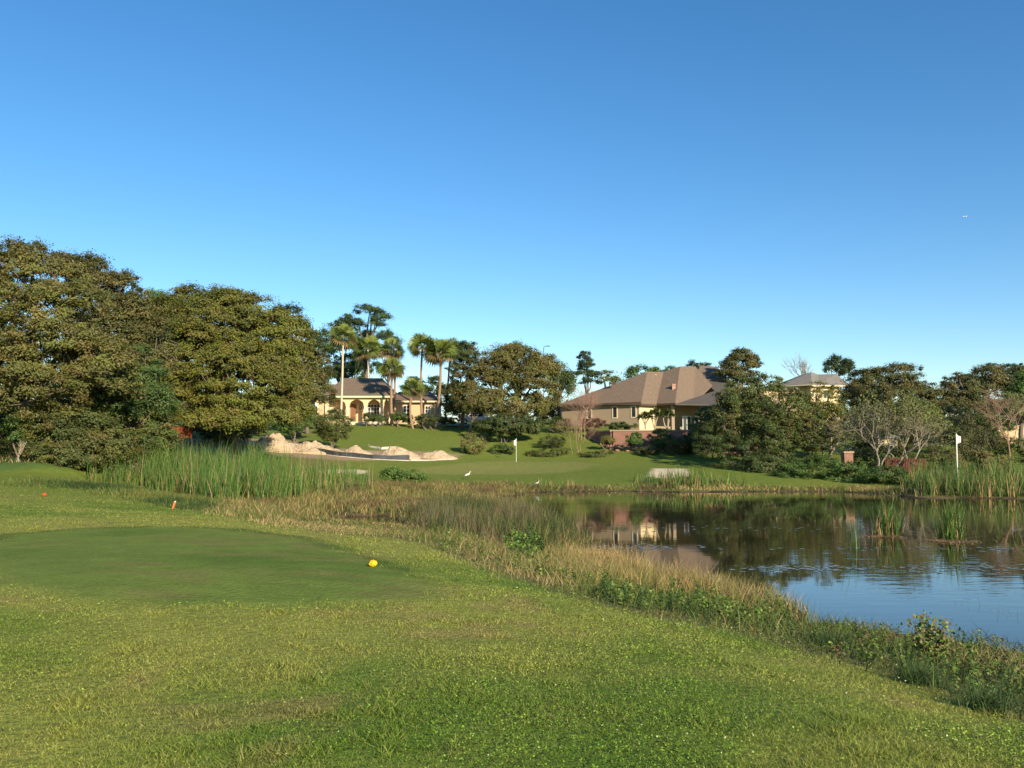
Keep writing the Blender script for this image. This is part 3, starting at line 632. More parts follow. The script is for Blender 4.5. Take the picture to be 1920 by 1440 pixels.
P_('leaning palm with broad sunlit crown beside the magnolia', 815, 114.5, 826, 660, 2.3, tr=.2, seed=6, nf=40)
P_('upper palm crown right behind the leaning palm', 833, 118, 845, 655, 2.0, tr=.15, seed=7)
P_('short young palm with low crown before the house right wing', 775, 113, 775, 728, 1.7, tr=.16, seed=8, nf=28)

# ------------------------------------------------------------------ shrubs round the lawn
shrub('garden_shrub', 'bright green rounded shrub left of the sand pile bush', 550, 790, 34, 22, 95, FRESH+MID, nclump=90, cr=.45, seed=60, extra=[(530,800,18,14,95),(580,783,20,14,96)])
shrub('garden_shrub', 'dark round bush growing out of the sand heap', 626, 797, 36, 30, 90, MID+DARK+OLIVE, nclump=120, cr=.45, seed=61)
shrub('hedge', 'clipped dark green hedge behind the bright green shrub', 540, 770, 32, 9, 104, MID+DARK, cat='hedge', nclump=60, cr=.4, seed=62, extra=[(512,772,20,8,104)])
shrub('garden_shrub', 'dark low shrub mass beneath the central oak', 950, 797, 60, 18, 106, DARK, nclump=120, cr=.5, nleaf=80, leaf=.2, seed=63, extra=[(910,798,22,14,106),(1000,800,20,16,106)])
shrub('flax_bush', 'yellow-green spiky bush right of the sand piles', 885, 832, 24, 17, 96, [(.13,.15,.035),(.10,.14,.03),(.16,.12,.05)], nclump=50, cr=.35, seed=64, flat=1.3, aspect=4, leaf=.1)
shrub('garden_shrub', 'small dark bush just left of the white golf flag', 941, 847, 24, 12, 99, DARK+MID, nclump=40, cr=.35, seed=65)
shrub('garden_shrub', 'low green bush strip directly behind the putting green', 1030, 850, 40, 10, 99, MID+OLIVE, nclump=60, cr=.3, seed=66, extra=[(1005,852,18,8,99)])
shrub('garden_shrub', 'low olive bush strip at the right rear of the putting green', 1125, 855, 42, 9, 97, MID+OLIVE, nclump=60, cr=.3, seed=67)
shrub('garden_shrub', 'loose green growth on the slope behind the golf flag', 1035, 828, 26, 12, 103, MID+BROWN, nclump=40, cr=.4, nleaf=40, seed=68)
shrub('garden_shrub', 'leafy bush under the left end of the brown-roofed house', 1050, 795, 20, 14, 111, OLIVE+MID, nclump=40, cr=.4, nleaf=50, seed=69)
shrub('garden_shrub', 'reddish brown clipped bush against the taupe wall', 1110, 793, 24, 8, 111, [(.10,.045,.03),(.12,.06,.035)], nclump=40, cr=.35, seed=70)
shrub('garden_shrub', 'green bush along the taupe wall foot', 1165, 798, 30, 6, 109, DARK+MID, nclump=40, cr=.3, seed=71)
shrub('garden_shrub', 'round green bush against the brick retaining wall', 1190, 824, 16, 12, 97, MID+FRESH, nclump=40, cr=.3, seed=72)
shrub('garden_shrub', 'large dark bush against the brick retaining wall', 1238, 822, 23, 17, 97, DARK+MID, nclump=60, cr=.35, seed=73)
shrub('garden_shrub', 'olive bush half covering the middle of the retaining wall', 1272, 836, 20, 14, 95, OLIVE+DARK, nclump=50, cr=.35, seed=176)
shrub('garden_shrub', 'low brownish bush at the foot of the retaining wall', 1215, 846, 22, 8, 95, BROWN+DARK, nclump=40, cr=.3, seed=177)
shrub('garden_shrub', 'brownish bush at the left start of the retaining wall', 1140, 826, 14, 8, 99, BROWN+OLIVE, nclump=30, cr=.3, seed=178)
shrub('garden_shrub', 'dark shrub against the right part of the retaining wall', 1305, 828, 24, 20, 96, DARK, nclump=60, cr=.35, seed=74)
shrub('garden_shrub', 'bright green bush on the shore left of the egret', 765, 893, 36, 13, 66, MID+FRESH, nclump=70, cr=.35, seed=75, extra=[(735,890,18,12,66)])
for i, (px, py, rx, lb) in enumerate([(692,783,12,'dark'),(712,785,14,'green'),(745,780,14,'grey-green'),(762,784,12,'deep green')]):
    shrub('foundation_shrub', ['dark small shrub below the white-framed double window','green spreading shrub at the house corner by the palms','grey-green shrub under the right wing window','deep green shrub left of the short young palm'][i], px, py, rx, 8, 114, MID+DARK, nclump=24, cr=.3, seed=80+i, group='foundation shrubs at the cream house')
shrub('foundation_shrub', 'dark shrub bed behind the short young palm', 800, 786, 22, 9, 113, DARK, nclump=40, cr=.3, seed=85, group='foundation shrubs at the cream house')
shrub('foundation_shrub', 'brownish shrub row between the palms and the pickup', 840, 788, 20, 6, 118, BROWN+DARK, nclump=30, cr=.3, seed=86, group='foundation shrubs at the cream house')
for i, (px, py) in enumerate([(1210,782),(1228,776),(1252,778)]):   # strap-leaved tropical plants on the terrace
    b = at(px, 805, 101.5); r = np.random.default_rng(90+i); root = empty('yucca_plant', b, ['leftmost spiky yucca clump on the terrace edge','middle tall spiky yucca on the terrace edge','right bright green yucca clump by the patio post'][i], 'yucca', 'yuccas on the terrace')
    g = Geo(); VV = []; FF = []; CC = []
    for s in range(3):
        hd = at(px+(s-1)*8, py-(s % 2)*5, 101.5); g.tube(curve(b, hd, r, .1, 4), [.09,.08,.07,.07], 6)
        for k in range(60):
            dd = r.normal(size=3); dd[2] = abs(dd[2])*.9-.25; dd /= np.linalg.norm(dd); sd = np.cross(dd, [0,0,1.]); sd /= np.linalg.norm(sd)+1e-6; L = r.uniform(.5, .85); q = len(VV)
            VV += [hd, hd+dd*L*.5+sd*.11, hd+dd*L+np.array([0,0,-.22*L]), hd+dd*L*.5-sd*.11]; FF.append((q,q+1,q+2,q+3)); CC += [np.array([.15,.19,.06])*r.uniform(.6,1.4)]*4
    g.obj('trunk', M_barkpale, root); link('crown', fastmesh('crown', np.array(VV)-b, np.array(FF), np.array(CC)), M_palm, root)

# ------------------------------------------------------------------ reeds, marsh and bank plants
RG = C(.065,.150,.030); RY = C(.17,.26,.045); RD = C(.42,.28,.12)
def cattails(name, label, poly, n, h, seed,  dryf=.18, wd=.028, per=6, spikes=.12, kind='stuff', P0=None, zmin=None, spread=.07, cat='cattails', group=None, rsparse=False):
    r = np.random.default_rng(seed); p = scatter(poly, n, r) if P0 is None else P0
    if P0 is None:
        p = p[fbm(p[:, 0], p[:, 1], 1.8, 2, seed+9)+r.normal(0, .06, len(p)) > .40]; p = p[r.uniform(size=len(p)) < .25+.75*sstep(0, 1.6, -sdist(p[:, 0], p[:, 1], poly))]
        if rsparse: p = p[r.uniform(size=len(p)) < 1-.8*sstep(480, 590, p[:, 0]/p[:, 1]*1600+960)]
    n = len(p)
    hh = h*r.uniform(.5, 1.08, n)*(.55+.8*fbm(p[:, 0], p[:, 1], 2.2, 2, seed)); z0 = gz(p[:, 0], p[:, 1])
    if zmin is not None: z0 = np.maximum(z0, zmin)
    X = np.repeat(p[:, 0], per)+r.normal(0, spread, n*per); Y = np.repeat(p[:, 1], per)+r.normal(0, spread, n*per); H = np.repeat(hh, per)*r.uniform(.45, 1.05, n*per); Z = np.repeat(z0, per)-.05
    m = len(X); f = r.uniform(size=m)
    c = np.where(f[:, None] < dryf, vary(RD, r, m, .25), np.where(f[:, None] < .40, vary(RY, r, m, .3), vary(RG, r, m, .5)))
    tip = c*.75+np.where(r.uniform(size=m)[:, None] < .15, RD, c)*.25
    H = np.where(f < dryf, H*.8, H); c = c*.95+RD*.05*np.ones_like(c)
    parts = [blades(X, Y, H, wd*r.uniform(.6, 1.3, m), c, lean=.24, seg=3, z=Z, r=r, tipcol=tip)]
    # collapsed leaves at the foot
    q = r.uniform(size=m) < .25; parts.append(blades(X[q], Y[q], H[q]*.3, wd*np.ones(q.sum()), vary(RD, r, q.sum(), .3), lean=2.2, seg=2, z=Z[q], r=r))
    V, F, cc = merge(parts)
    if kind == 'stuff':
        o = link(name, fastmesh(name, V, F, cc), M_blade); tag(o, label, cat, kind='stuff'); return o
    b = np.array([p[:, 0].mean(), p[:, 1].mean(), 0.]); root = empty(name, b, label, cat, group)
    link('leaves', fastmesh('leaves', V-b, F, cc), M_blade, root)
    return root
LB = hp([(150,905),(165,893),(300,885),(440,888),(560,895),(690,900),(700,925),(600,938),(480,945),(400,942),(330,925),(250,918)])
cattails('cattail_bed', 'tall dense green cattail bed on the left shore below the oaks', LB, 6200, 2.5, 1, wd=.034, per=6, dryf=.12, rsparse=True)
RB = hp([(1690,930),(1700,905),(1800,900),(2000,900),(2000,936),(1840,934),(1720,934)], y0=50)
cattails('cattail_bed', 'tall cattail bed on the right shore under the flagstick', RB, 1400, 2.7, 2, dryf=.3, wd=.045, per=6)
FB = hp([(1185,914),(1180,903),(1250,900),(1395,902),(1400,917),(1290,919)], y0=50)
cattails('cattail_bed', 'low cattail bed on the far shore before the sand bunker face', FB, 420, 1.7, 3, dryf=.25, wd=.045, per=5)
FB2 = hp([(955,914),(1000,908),(1110,912),(1115,920),(960,920)], y0=50)
cattails('cattail_bed', 'sparse cattails on the far shore in front of the putting green', FB2, 60, 1.35, 4, dryf=.45, wd=.04, per=5)
def clump(px, py, n, h, sx, seed, label, **k):
    b = shore(px, py); r = np.random.default_rng(seed); p = np.c_[r.normal(b[0], sx, n), r.normal(b[1], sx*.6, n)]
    return cattails('reed_clump', label, None, n, h, seed, kind='thing', P0=p, zmin=-.02, cat='reeds', group='reed clumps standing in the pond', **k)
clump(1668, 1003, 60, 1.75, .27, 11, 'left of the two reed clumps standing in the pond with brown bent base', wd=.03, per=5, dryf=.35)
clump(1782, 1011, 80, 1.85, .19, 12, 'right reed clump in the pond, greener and taller', wd=.03, per=5, dryf=.2)
clump(1602, 1026, 4, 2.1, .05, 13, 'single thin yellow reed standing alone in the pond', wd=.03, per=3, dryf=.1)
# mats of dead stems at the foot of the clumps
for i, (px, py, wx) in enumerate([(1665,1004,.75),(1782,1013,.7)]):
    b = shore(px, py); r = np.random.default_rng(40+i); n = 420; X = r.normal(b[0], wx*.6, n); Y = r.normal(b[1], .3, n)
    V, F, cc = blades(X, Y, r.uniform(.04,.13,n), np.full(n,.03), vary(C(.36,.25,.13), r, n, .35), lean=4, seg=2, z=np.full(n, .01), r=r)
    o = link('reed_litter', fastmesh('reed_litter', V-np.array([b[0],b[1],0]), F, cc), M_blade, loc=(b[0], b[1], 0)); tag(o, ['reddish dead stem mat around the left reed clump','reddish dead stem mat around the right reed clump'][i], 'reed litter', 'dead stem mats in the pond')
def bed(name, label, cat, poly, n, h, wd, cols, seed, lean=.6, seg=2, tip=None, hn=True):
    r = np.random.default_rng(seed); p = scatter(poly, n, r); d = np.minimum(sdist(p[:, 0], p[:, 1], POND), sdist(p[:, 0], p[:, 1], POOL)); p = p[d > .02]; n = len(p)
    soft = sstep(0, .9, -sdist(p[:, 0], p[:, 1], poly)); p = p+r.normal(0, .22, p.shape)*(1+p[:, 1:2]/40)
    cols = np.array(cols); f = fbm(p[:, 0], p[:, 1], 2.0, 3, seed)+r.normal(0, .13, n); ci = np.clip(((f-.25)/.5*len(cols)).astype(int), 0, len(cols)-1)
    H = h*r.uniform(.4, 1.15, n)*((.55+.9*fbm(p[:, 0], p[:, 1], 1.3, 3, seed+5)) if hn else 1)
    H = H*(.45+.55*soft)*(.22+.78*sstep(-.2, .6, sdist(p[:, 0], p[:, 1], POOLF))); c = vary(cols[ci], r, n, .4)
    o = link(name, fastmesh(name, *blades(p[:, 0], p[:, 1], H, wd*r.uniform(.6, 1.4, n), c, lean=lean, seg=seg, r=r)), M_blade); tag(o, label, cat, kind='stuff'); return o
GRN = (.10,.16,.03); OLV = (.19,.19,.05); STR = (.44,.32,.14); GLD = (.52,.36,.13); DK = (.045,.075,.022); BRN = (.17,.105,.06)
bed('bank_grass', 'unmown green and olive grass along the near pond bank', 'tall grass', BANK, 170000, .34, .009, [DK,GRN,OLV,GRN,OLV,STR], 21, lean=.7)
bed('dry_grass', 'golden dry grass fringe at the near water edge', 'dry grass', DRY1, 42000, .85, .012, [STR,GLD,STR,OLV,GLD], 22, lean=.45)
DRY2 = hp([(1020,1045),(1130,1040),(1300,1075),(1500,1105),(1600,1150),(1480,1165),(1300,1130),(1150,1110),(1060,1090)])
bed('dry_grass', 'olive and straw grass between the golden fringe and the leafy weeds', 'dry grass', DRY2, 38000, .50, .010, [STR,OLV,GRN,STR,GLD,OLV], 29, lean=.5)
bed('marsh_grass', 'straw and olive marsh grass spit between cattails and pond', 'marsh grass', MARSHp, 70000, .42, .024, [BRN,OLV,GRN,STR,OLV,GLD,OLV,DK], 23, lean=.6)
MB = hp([(760,960),(900,955),(1100,985),(1105,1010),(1010,1035),(860,1010),(760,1000)])
bed('marsh_weeds', 'grey brown weedy stalks at the tip of the marsh spit', 'weeds', MB, 16000, .9, .018, [BRN,(.16,.14,.09),OLV,DK], 24, lean=.3)
SH = hp([(870,918),(870,908),(1000,913),(1180,914),(1420,914),(1600,913),(1700,920),(1700,931),(1500,921),(1180,921),(1000,921)], y0=50)
bed('shore_grass', 'low straw and green fringe along the far shoreline', 'shore grass', SH, 9000, .38, .04, [STR,OLV,GRN,BRN], 25)
RID = hp([(20,912),(60,902),(200,905),(330,930),(420,945),(400,962),(250,935),(150,918)])
bed('rough_grass', 'dark unmown grass ridge before the left cattails', 'tall grass', RID, 22000, .30, .022, [DK,GRN,OLV], 26)
FR = hp([(380,958),(600,1000),(740,1005),(720,985),(560,978),(430,962)])
bed('rough_grass', 'green tufts at the left edge of the small dark pool', 'tall grass', FR, 9000, .28, .018, [GRN,OLV,GRN,STR], 27)
LT = hp([(0,868),(0,850),(140,862),(150,880),(110,872)])
bed('rough_grass', 'dry pale grass at the foot of the huge left oak', 'tall grass', LT, 5000, .6, .03, [OLV,STR,DK], 28)
def weeds(name, label, poly, n, h, leaf, cols, seed, per=22, thing=False, cat='weeds'):
    r = np.random.default_rng(seed); p = scatter(poly, n, r); p = p[sdist(p[:, 0], p[:, 1], POND) > .05]; n = len(p); z = gz(p[:, 0], p[:, 1])
    pk = fbm(p[:, 0], p[:, 1], 1.1, 2, seed+3) > .44; p = p[pk]; z = z[pk]; n = len(p); H = h*r.uniform(.4, 1.1, n)*(.35+1.2*fbm(p[:, 0], p[:, 1], .9, 2, seed)); idx = np.repeat(np.arange(n), per); m = len(idx); u = r.uniform(0, 1, m)**.7
    a = r.uniform(0, 6.28, m); rr = leaf*1.6*r.uniform(.3, 1, m)
    Pt = np.c_[p[idx, 0]+np.cos(a)*rr, p[idx, 1]+np.sin(a)*rr, z[idx]+H[idx]*u]
    Nr = np.c_[np.cos(a)*.6, np.sin(a)*.6, np.full(m, .8)]+r.normal(size=(m, 3))*.45; cols = np.array(cols); cc0 = vary(cols[r.integers(len(cols), size=n)][idx], r, m, .3)
    st = blades(p[:, 0], p[:, 1], H, np.full(n, .008), np.tile(C(.12,.11,.04), (n, 1)), lean=.1, seg=1, r=r)
    V, F, cc = merge([leaves(Pt, Nr, leaf, cc0, r, 1.7), st])
    o = link(name, fastmesh(name, V, F, cc), M_leaf); tag(o, label, cat, kind='stuff'); return o
LW = [(.08,.14,.025),(.12,.19,.03),(.17,.23,.04),(.06,.10,.02)]
weeds('leafy_weeds', 'dark leafy weed bank below the golden grass fringe', hp([(1110,1120),(1150,1105),(1300,1125),(1480,1140),(1490,1185),(1380,1185),(1230,1160)]), 700, .34, .028, LW, 31)
weeds('leafy_weeds', 'leafy weeds sprawling over the bank at the lower right', hp([(1480,1190),(1600,1170),(1950,1240),(2000,1370),(1850,1320),(1700,1270),(1560,1235)]), 1100, .26, .020, LW+[(.13,.12,.035),(.17,.10,.05)], 32)
weeds('leafy_weeds', 'dark broadleaf weed patch where marsh spit meets the bank', hp([(945,1045),(960,1010),(1005,1012),(1020,1045),(990,1060)]), 200, .6, .06, LW, 33)
weeds('leafy_weeds', 'loose weeds at the top of the near bank', hp([(760,1010),(880,1010),(1080,1070),(1120,1110),(1000,1090),(880,1050)]), 260, .32, .035, LW+[(.13,.13,.04)], 34, per=12)
# tall stems with brown seed spikes and dead stalks over the left bed
r = np.random.default_rng(51); p = scatter(LB, 260, r)[:110]; Hs = r.uniform(1.5, 2.8, 110)
V, F, cc = blades(p[:, 0], p[:, 1], Hs, np.full(110, .04), vary(C(.36,.27,.13), r, 110, .3), lean=.12, seg=3, r=r)
tag(link('reed_stalks', fastmesh('reed_stalks', V, F, cc), M_blade), 'tan dead stalks standing above the left cattail bed', 'reed stalks', kind='stuff')
# bare dark twigs of drowned brush against the blue water
r = np.random.default_rng(52)
for i, (px, py, n_) in enumerate([(1830,1180,9),(1880,1195,9),(1905,1205,8)]):
    b = hit(px, py+10); g = Geo()
    for k in range(n_):
        q = b+np.array([r.normal()*.22, r.normal()*.12, -.02]); hh_ = r.uniform(.35, .8); tp = q+np.array([r.normal()*.12, r.normal()*.08, hh_]); cv = curve(q, tp, r, .1, 5); g.tube(cv, np.linspace(.006, .0025, 5), 4, cap=False)
        for m_ in range(4):
            a0 = cv[r.integers(1, 4)]; g.tube([a0, a0+np.array([r.normal()*.1, r.normal()*.06, r.uniform(.06, .2)])], [.003, .0015], 3, cap=False)
    g2 = g.obj('dead_twigs', M_bark, loc=b); g2.data.transform(__import__('mathutils').Matrix.Translation([-float(v) for v in b]))
    tag(g2, ['dark bare twig cluster at the waterline right of the vine shrub','middle dark twig cluster at the waterline near the right edge','dark twig cluster at the waterline touching the right frame edge'][i], 'twigs', 'dead twigs along the near waterline')
# vine covered shrub on the near bank
vb = hit(1745, 1245); r = np.random.default_rng(77)
root = empty('vine_shrub', vb, 'upright vine-covered shrub standing alone against the blue water', 'shrub')
g = Geo(); Pt = []
for k in range(15):
    d = vb[1]; e = at(1745+r.normal()*20, 1138+r.uniform(-8, 50), d+r.normal()*.1); cv = curve(vb, e, r, .15, 6); g.tube(cv, np.linspace(.008, .003, 6), 5)
    s = r.uniform(0, 1, 70)**.7; q = cv[np.clip((s*5).astype(int), 0, 5)]; Pt.append(q+r.normal(size=(70, 3))*[.06,.06,.06])
Pt = np.concatenate(Pt)
V, F, cc = leaves(Pt, r.normal(size=Pt.shape)*.7+[.2,-.6,.4], .034, vary(np.array([LW[2],LW[1],(.16,.19,.05),(.15,.10,.04)])[r.integers(4, size=len(Pt))], r, len(Pt), .3), r, 1.3)
g.obj('stem', M_bark, root); link('leaves', fastmesh('leaves', V-vb, F, cc), M_leaf, root)
# grass tussocks on the lower right bank
for i, (px, py) in enumerate([(1725,1285),(1850,1335),(1560,1215)]):
    b = hit(px, py); r = np.random.default_rng(60+i); n = 260; X = r.normal(b[0], .09, n); Y = r.normal(b[1], .06, n)
    V, F, cc = blades(X, Y, r.uniform(.14,.30,n), np.full(n,.0065), vary(C(.07,.12,.035), r, n, .3), lean=1.1, seg=3, r=r, curl=.9)
    o = link('grass_tussock', fastmesh('grass_tussock', V-b, F, cc), M_blade, loc=b); tag(o, ['blue-green grass tussock at the mown edge left of the vine shrub foot','blue-green grass tussock nearest the lower right frame edge','small grass tussock below the end of the dry fringe'][i], 'grass tussock', 'tussocks along the mown edge')
# twigs poking from the water by the bank, floating leaves
r = np.random.default_rng(5)
M_pad = mat('lily_pad', (.20,.22,.15), .35, spec=.5, noise=(3, .3))
def pads(label, px, py, wx, wy, n, seed):
    r = np.random.default_rng(seed); b = shore(px, py); g = Geo()
    for k in range(int(n*1.2)):
        x = r.normal(b[0], wx); y = r.normal(b[1], wy)
        if sdist(np.array([x]), np.array([y]), POND)[0] > -.2: continue
        R0 = r.uniform(.03, .10); m = 9; rz = r.uniform(0, 6.28); g.add([(x+R0*math.cos(rz+a)*(1 if j else .3), y+R0*math.sin(rz+a)*(1 if j else .3), .006+r.uniform(0,.004)) for j, a in enumerate(np.linspace(0, 5.9, m))], [tuple(range(m))])
    if g.V:
        o = g.obj('floating_leaves', M_pad); tag(o, label, 'water plants', kind='stuff')
pads('pale floating leaves off the marsh spit tip', 1190, 1024, 1.2, .45, 90, 1)
pads('pale floating leaves beyond the golden fringe', 1500, 1062, 1.0, .35, 55, 2)
pads('floating leaf streak across the middle pond', 1700, 1060, 2.2, .3, 70, 3)
pads('floating leaves near the right frame edge', 1850, 1065, 1.4, .6, 70, 4)
pads('thin floating leaf streak in front of reed clumps', 1740, 1026, 2.5, .3, 60, 5)
pads('scattered far floating leaves in the pond', 1400, 990, 5, .8, 60, 6)

# ------------------------------------------------------------------ buildings
M_roof = mat('brown_shingle', (.185,.132,.088), .9, noise=(3.5, .28), bump=(9, .5, .03))
M_roof2 = mat('grey_shingle', (.22,.20,.16), .9, noise=(1.2, .18))
M_cream = mat('cream_stucco', (.72,.56,.31), .9, noise=(1.0, .06))
M_peach = mat('peach_stucco', (.60,.42,.24), .9, noise=(1.0, .06))
M_taupe = mat('taupe_stucco', (.36,.27,.175), .9, noise=(.8, .06))
M_trim = mat('pale_trim', (.72,.60,.40), .8)
M_white = mat('white_paint', (.80,.78,.70), .6)
M_glass = mat('window_glass', (.03,.035,.04), .08, spec=.6)
M_door = mat('brown_door', (.20,.10,.05), .6, noise=(3, .2))
M_dark = mat('dark_metal', (.03,.028,.025), .6)
M_brick = bpy.data.materials.new('red_brick'); M_brick.use_nodes = True
t = M_brick.node_tree; b = t.nodes['Principled BSDF']; b.inputs['Roughness'].default_value = .9
bt = t.nodes.new('ShaderNodeTexBrick'); bt.inputs['Scale'].default_value = 3.5; bt.inputs['Color1'].default_value = (.30,.12,.07,1); bt.inputs['Color2'].default_value = (.20,.085,.05,1); bt.inputs['Mortar'].default_value = (.34,.26,.2,1)
tc = t.nodes.new('ShaderNodeTexCoord'); mp = t.nodes.new('ShaderNodeMapping'); mp.inputs['Rotation'].default_value = (math.pi/2, 0, 0)
t.links.new(tc.outputs['Object'], mp.inputs[0]); t.links.new(mp.outputs[0], bt.inputs['Vector']); t.links.new(bt.outputs[0], b.inputs['Base Color'])
def seg_box(g, p0, p1, u0, u1, z0, z1, d0, d1):
    """box along a wall from p0 to p1 (plan), u metres along, d metres out of the wall (towards the camera side)"""
    p0 = np.array(p0[:2]); p1 = np.array(p1[:2]); e = (p1-p0)/np.linalg.norm(p1-p0); nrm = np.array([e[1], -e[0]])
    q = [p0+e*u0+nrm*d0, p0+e*u1+nrm*d0, p0+e*u1+nrm*d1, p0+e*u0+nrm*d1]
    g.prism([tuple(v) for v in q][::-1], z0, z1)
def window(parent, p0, p1, u0, u1, z0, z1, nx=2, ny=2, frame=.07, label=None, mt=None):
    f = Geo(); seg_box(f, p0, p1, u0, u1, z0, z0+frame, -.02, .06); seg_box(f, p0, p1, u0, u1, z1-frame, z1, -.02, .06)
    seg_box(f, p0, p1, u0, u0+frame, z0+frame+.001, z1-frame-.001, -.02, .058); seg_box(f, p0, p1, u1-frame, u1, z0+frame+.001, z1-frame-.001, -.02, .058)
    for i in range(1, nx): u = u0+(u1-u0)*i/nx; seg_box(f, p0, p1, u-.03, u+.03, z0+frame+.002, z1-frame-.002, -.02, .05)
    for i in range(1, ny): z = z0+(z1-z0)*i/ny; seg_box(f, p0, p1, u0+frame+.001, u1-frame-.001, z-.025, z+.025, -.02, .046)
    w_ = f.obj('window', mt or M_white, parent)
    gl = Geo(); seg_box(gl, p0, p1, u0+.03, u1-.03, z0+.03, z1-.03, -.015, .025); gl.obj('pane', M_glass, w_)
    return w_
def hip(g, x0, x1, y0, y1, z, h, ov=.45, rx=None):
    """hip roof over a rectangle; ridge along x"""
    x0 -= ov; x1 += ov; y0 -= ov; y1 += ov; d = (y1-y0)/2; ym = (y0+y1)/2; a = rx[0] if rx else x0+d; b_ = rx[1] if rx else x1-d
    t_ = .16
    V = [(x0,y0,z),(x1,y0,z),(x1,y1,z),(x0,y1,z),(x0,y0,z+t_),(x1,y0,z+t_),(x1,y1,z+t_),(x0,y1,z+t_),(a,ym,z+h),(b_,ym,z+h)]
    g.add(V, [(3,2,1,0),(0,1,5,4),(1,2,6,5),(2,3,7,6),(3,0,4,7),(4,5,9,8),(5,6,9),(6,7,8,9),(7,4,8)])

# ---- cream house
Yh = 118.0
def X_(px, Y=Yh): return at(px, 800, Y)[0]
def Z_(py, Y=Yh): return at(960, py, Y)[2]
hz = Z_(791); ze = Z_(745)
HL = empty('cream_house', (X_(690), Yh+6, hz), 'single-storey cream house with brown hip roof and arched porch', 'house')
g = Geo(); x0, x1 = X_(611), X_(733)
g.prism([(x0,Yh+2.2),(x1,Yh+2.2),(x1,Yh+12),(x0,Yh+12)], hz-.6, ze)
g.prism([(X_(560),Yh+.2),(X_(606),Yh+.2),(X_(606),Yh+11),(X_(560),Yh+11)], hz-.6, ze-.01)
zw = Z_(753)
g.prism([(x1+.01,Yh+1.2),(X_(816),Yh+1.2),(X_(816),Yh+10),(x1+.01,Yh+10)], hz-.6, zw)
g.prism([(X_(606),Yh+.8),(x0-.002,Yh+.8),(x0-.002,Yh+12),(X_(606),Yh+12)], hz-.6, ze-.02)
g.obj('wall', M_peach, HL)
g = Geo(); hip(g, X_(604), x1, Yh, Yh+12, ze, Z_(709, Yh+6)-ze, rx=(X_(628), X_(703))); g.obj('roof', M_roof, HL)
g = Geo(); hip(g, X_(560), X_(604)-1.0, Yh+.2, Yh+11, ze-.05, 2.3); g.obj('roof', M_roof, HL)
g = Geo(); hip(g, x1+.1, X_(816), Yh+1.0, Yh+10, zw, 1.75, ov=.4, rx=(x1+.3, X_(800))); g.obj('roof', M_roof, HL)
g = Geo()    # fascia boards
g.box(((X_(604)+x1)/2, Yh-.47, ze+.05), (x1-X_(604)+1.0, .06, .24)); g.box(((x1+X_(816))/2+.3, Yh+.57, zw+.04), (X_(816)-x1+.2, .06, .22)); g.obj('fascia', M_trim, HL)
# porch arcade
cols_px = [612, 651, 685, 716, 732]; zs = Z_(759)
outline = [(x0, ze), ]; g = Geo()
def arcade(g, xs, zt, zsp, rise, y, th, cw):
    for a, b_ in zip(xs[:-1], xs[1:]):
        a_, bb_ = a+cw/2, b_-cw/2; n = 12; ar = [(a_+(bb_-a_)*i/n, zsp+rise*math.sin(math.pi*i/n)**.6) for i in range(n+1)]
        for (p, q) in zip(ar[:-1], ar[1:]):
            V = [(p[0],y,p[1]),(q[0],y,q[1]),(q[0],y,zt),(p[0],y,zt)]; V += [(v[0], y+th, v[2]) for v in V]
            g.add(V, [(0,1,2,3),(7,6,5,4),(0,4,5,1),(2,6,7,3)])
arcade(g, [X_(c) for c in cols_px], ze, zs, Z_(749)-zs, Yh+.05, .35, .45)
for c in cols_px: g.box((X_(c), Yh+.225, (zs+ze)/2), (.45, .35, ze-zs))
g.obj('porch_arcade', M_cream, HL)
for c in cols_px[:-1]+[732]:
    g = Geo(); g.box((X_(c), Yh+.225, (hz-.3+zs)/2-.002), (.42, .4, zs-hz+.3)); g.box((X_(c), Yh+.225, zs-.06), (.56, .52, .14)); g.box((X_(c), Yh+.225, hz+.14), (.56, .52, .26)); g.obj('column', M_trim, HL)
Geo().box((X_(665), Yh+.2, hz-.28), (X_(716)-X_(612)+1, 3.6, .5)).obj('porch_floor', M_trim, HL)
W0 = (x0, Yh+2.2); W1 = (x1, Yh+2.2)
def um(px): return X_(px, Yh+2.2)-x0
window(HL, W0, W1, um(689), um(712), Z_(783), Z_(756), 4, 4)
g = Geo(); seg_box(g, W0, W1, um(657), um(667), hz, Z_(756), -.02, .07); dr = g.obj('door', M_door, HL)
g = Geo(); seg_box(g, W0, W1, um(665.5), um(666), hz+.9, hz+1.05, .07, .14); g.obj('handle', M_trim, dr)
g = Geo(); seg_box(g, W0, W1, um(669), um(673), hz, Z_(756), -.02, .06); g.obj('side_light', M_cream, HL)
g = Geo(); seg_box(g, W0, W1, um(617), um(634), hz+.3, Z_(751), -.02, .05); g.obj('shutter', M_trim, HL)
w0 = (X_(560), Yh+.2); w1 = (X_(606), Yh+.2)
window(HL, w0, w1, X_(578)-w0[0], X_(595)-w0[0], Z_(779), Z_(761), 3, 3)
g = Geo(); cx = (X_(578)+X_(595))/2; rr = (X_(595)-X_(578))/2     # fanlight over the left window
ring = [(cx+rr*math.cos(a), Z_(761)+.02+rr*.8*math.sin(a)) for a in np.linspace(0, math.pi, 12)]
V = [(x, Yh+.14, z) for x, z in ring]+[(x, Yh+.19, z) for x, z in ring]; n_ = len(ring)
g.add(V, [tuple(range(n_)), tuple(range(n_, 2*n_))[::-1]]+[(i, i+1, n_+i+1, n_+i) for i in range(n_-1)]+[(n_-1,0,n_,2*n_-1)]); g.obj('fanlight', M_white, HL)
w0 = (x1, Yh+1.2); w1 = (X_(816), Yh+1.2)
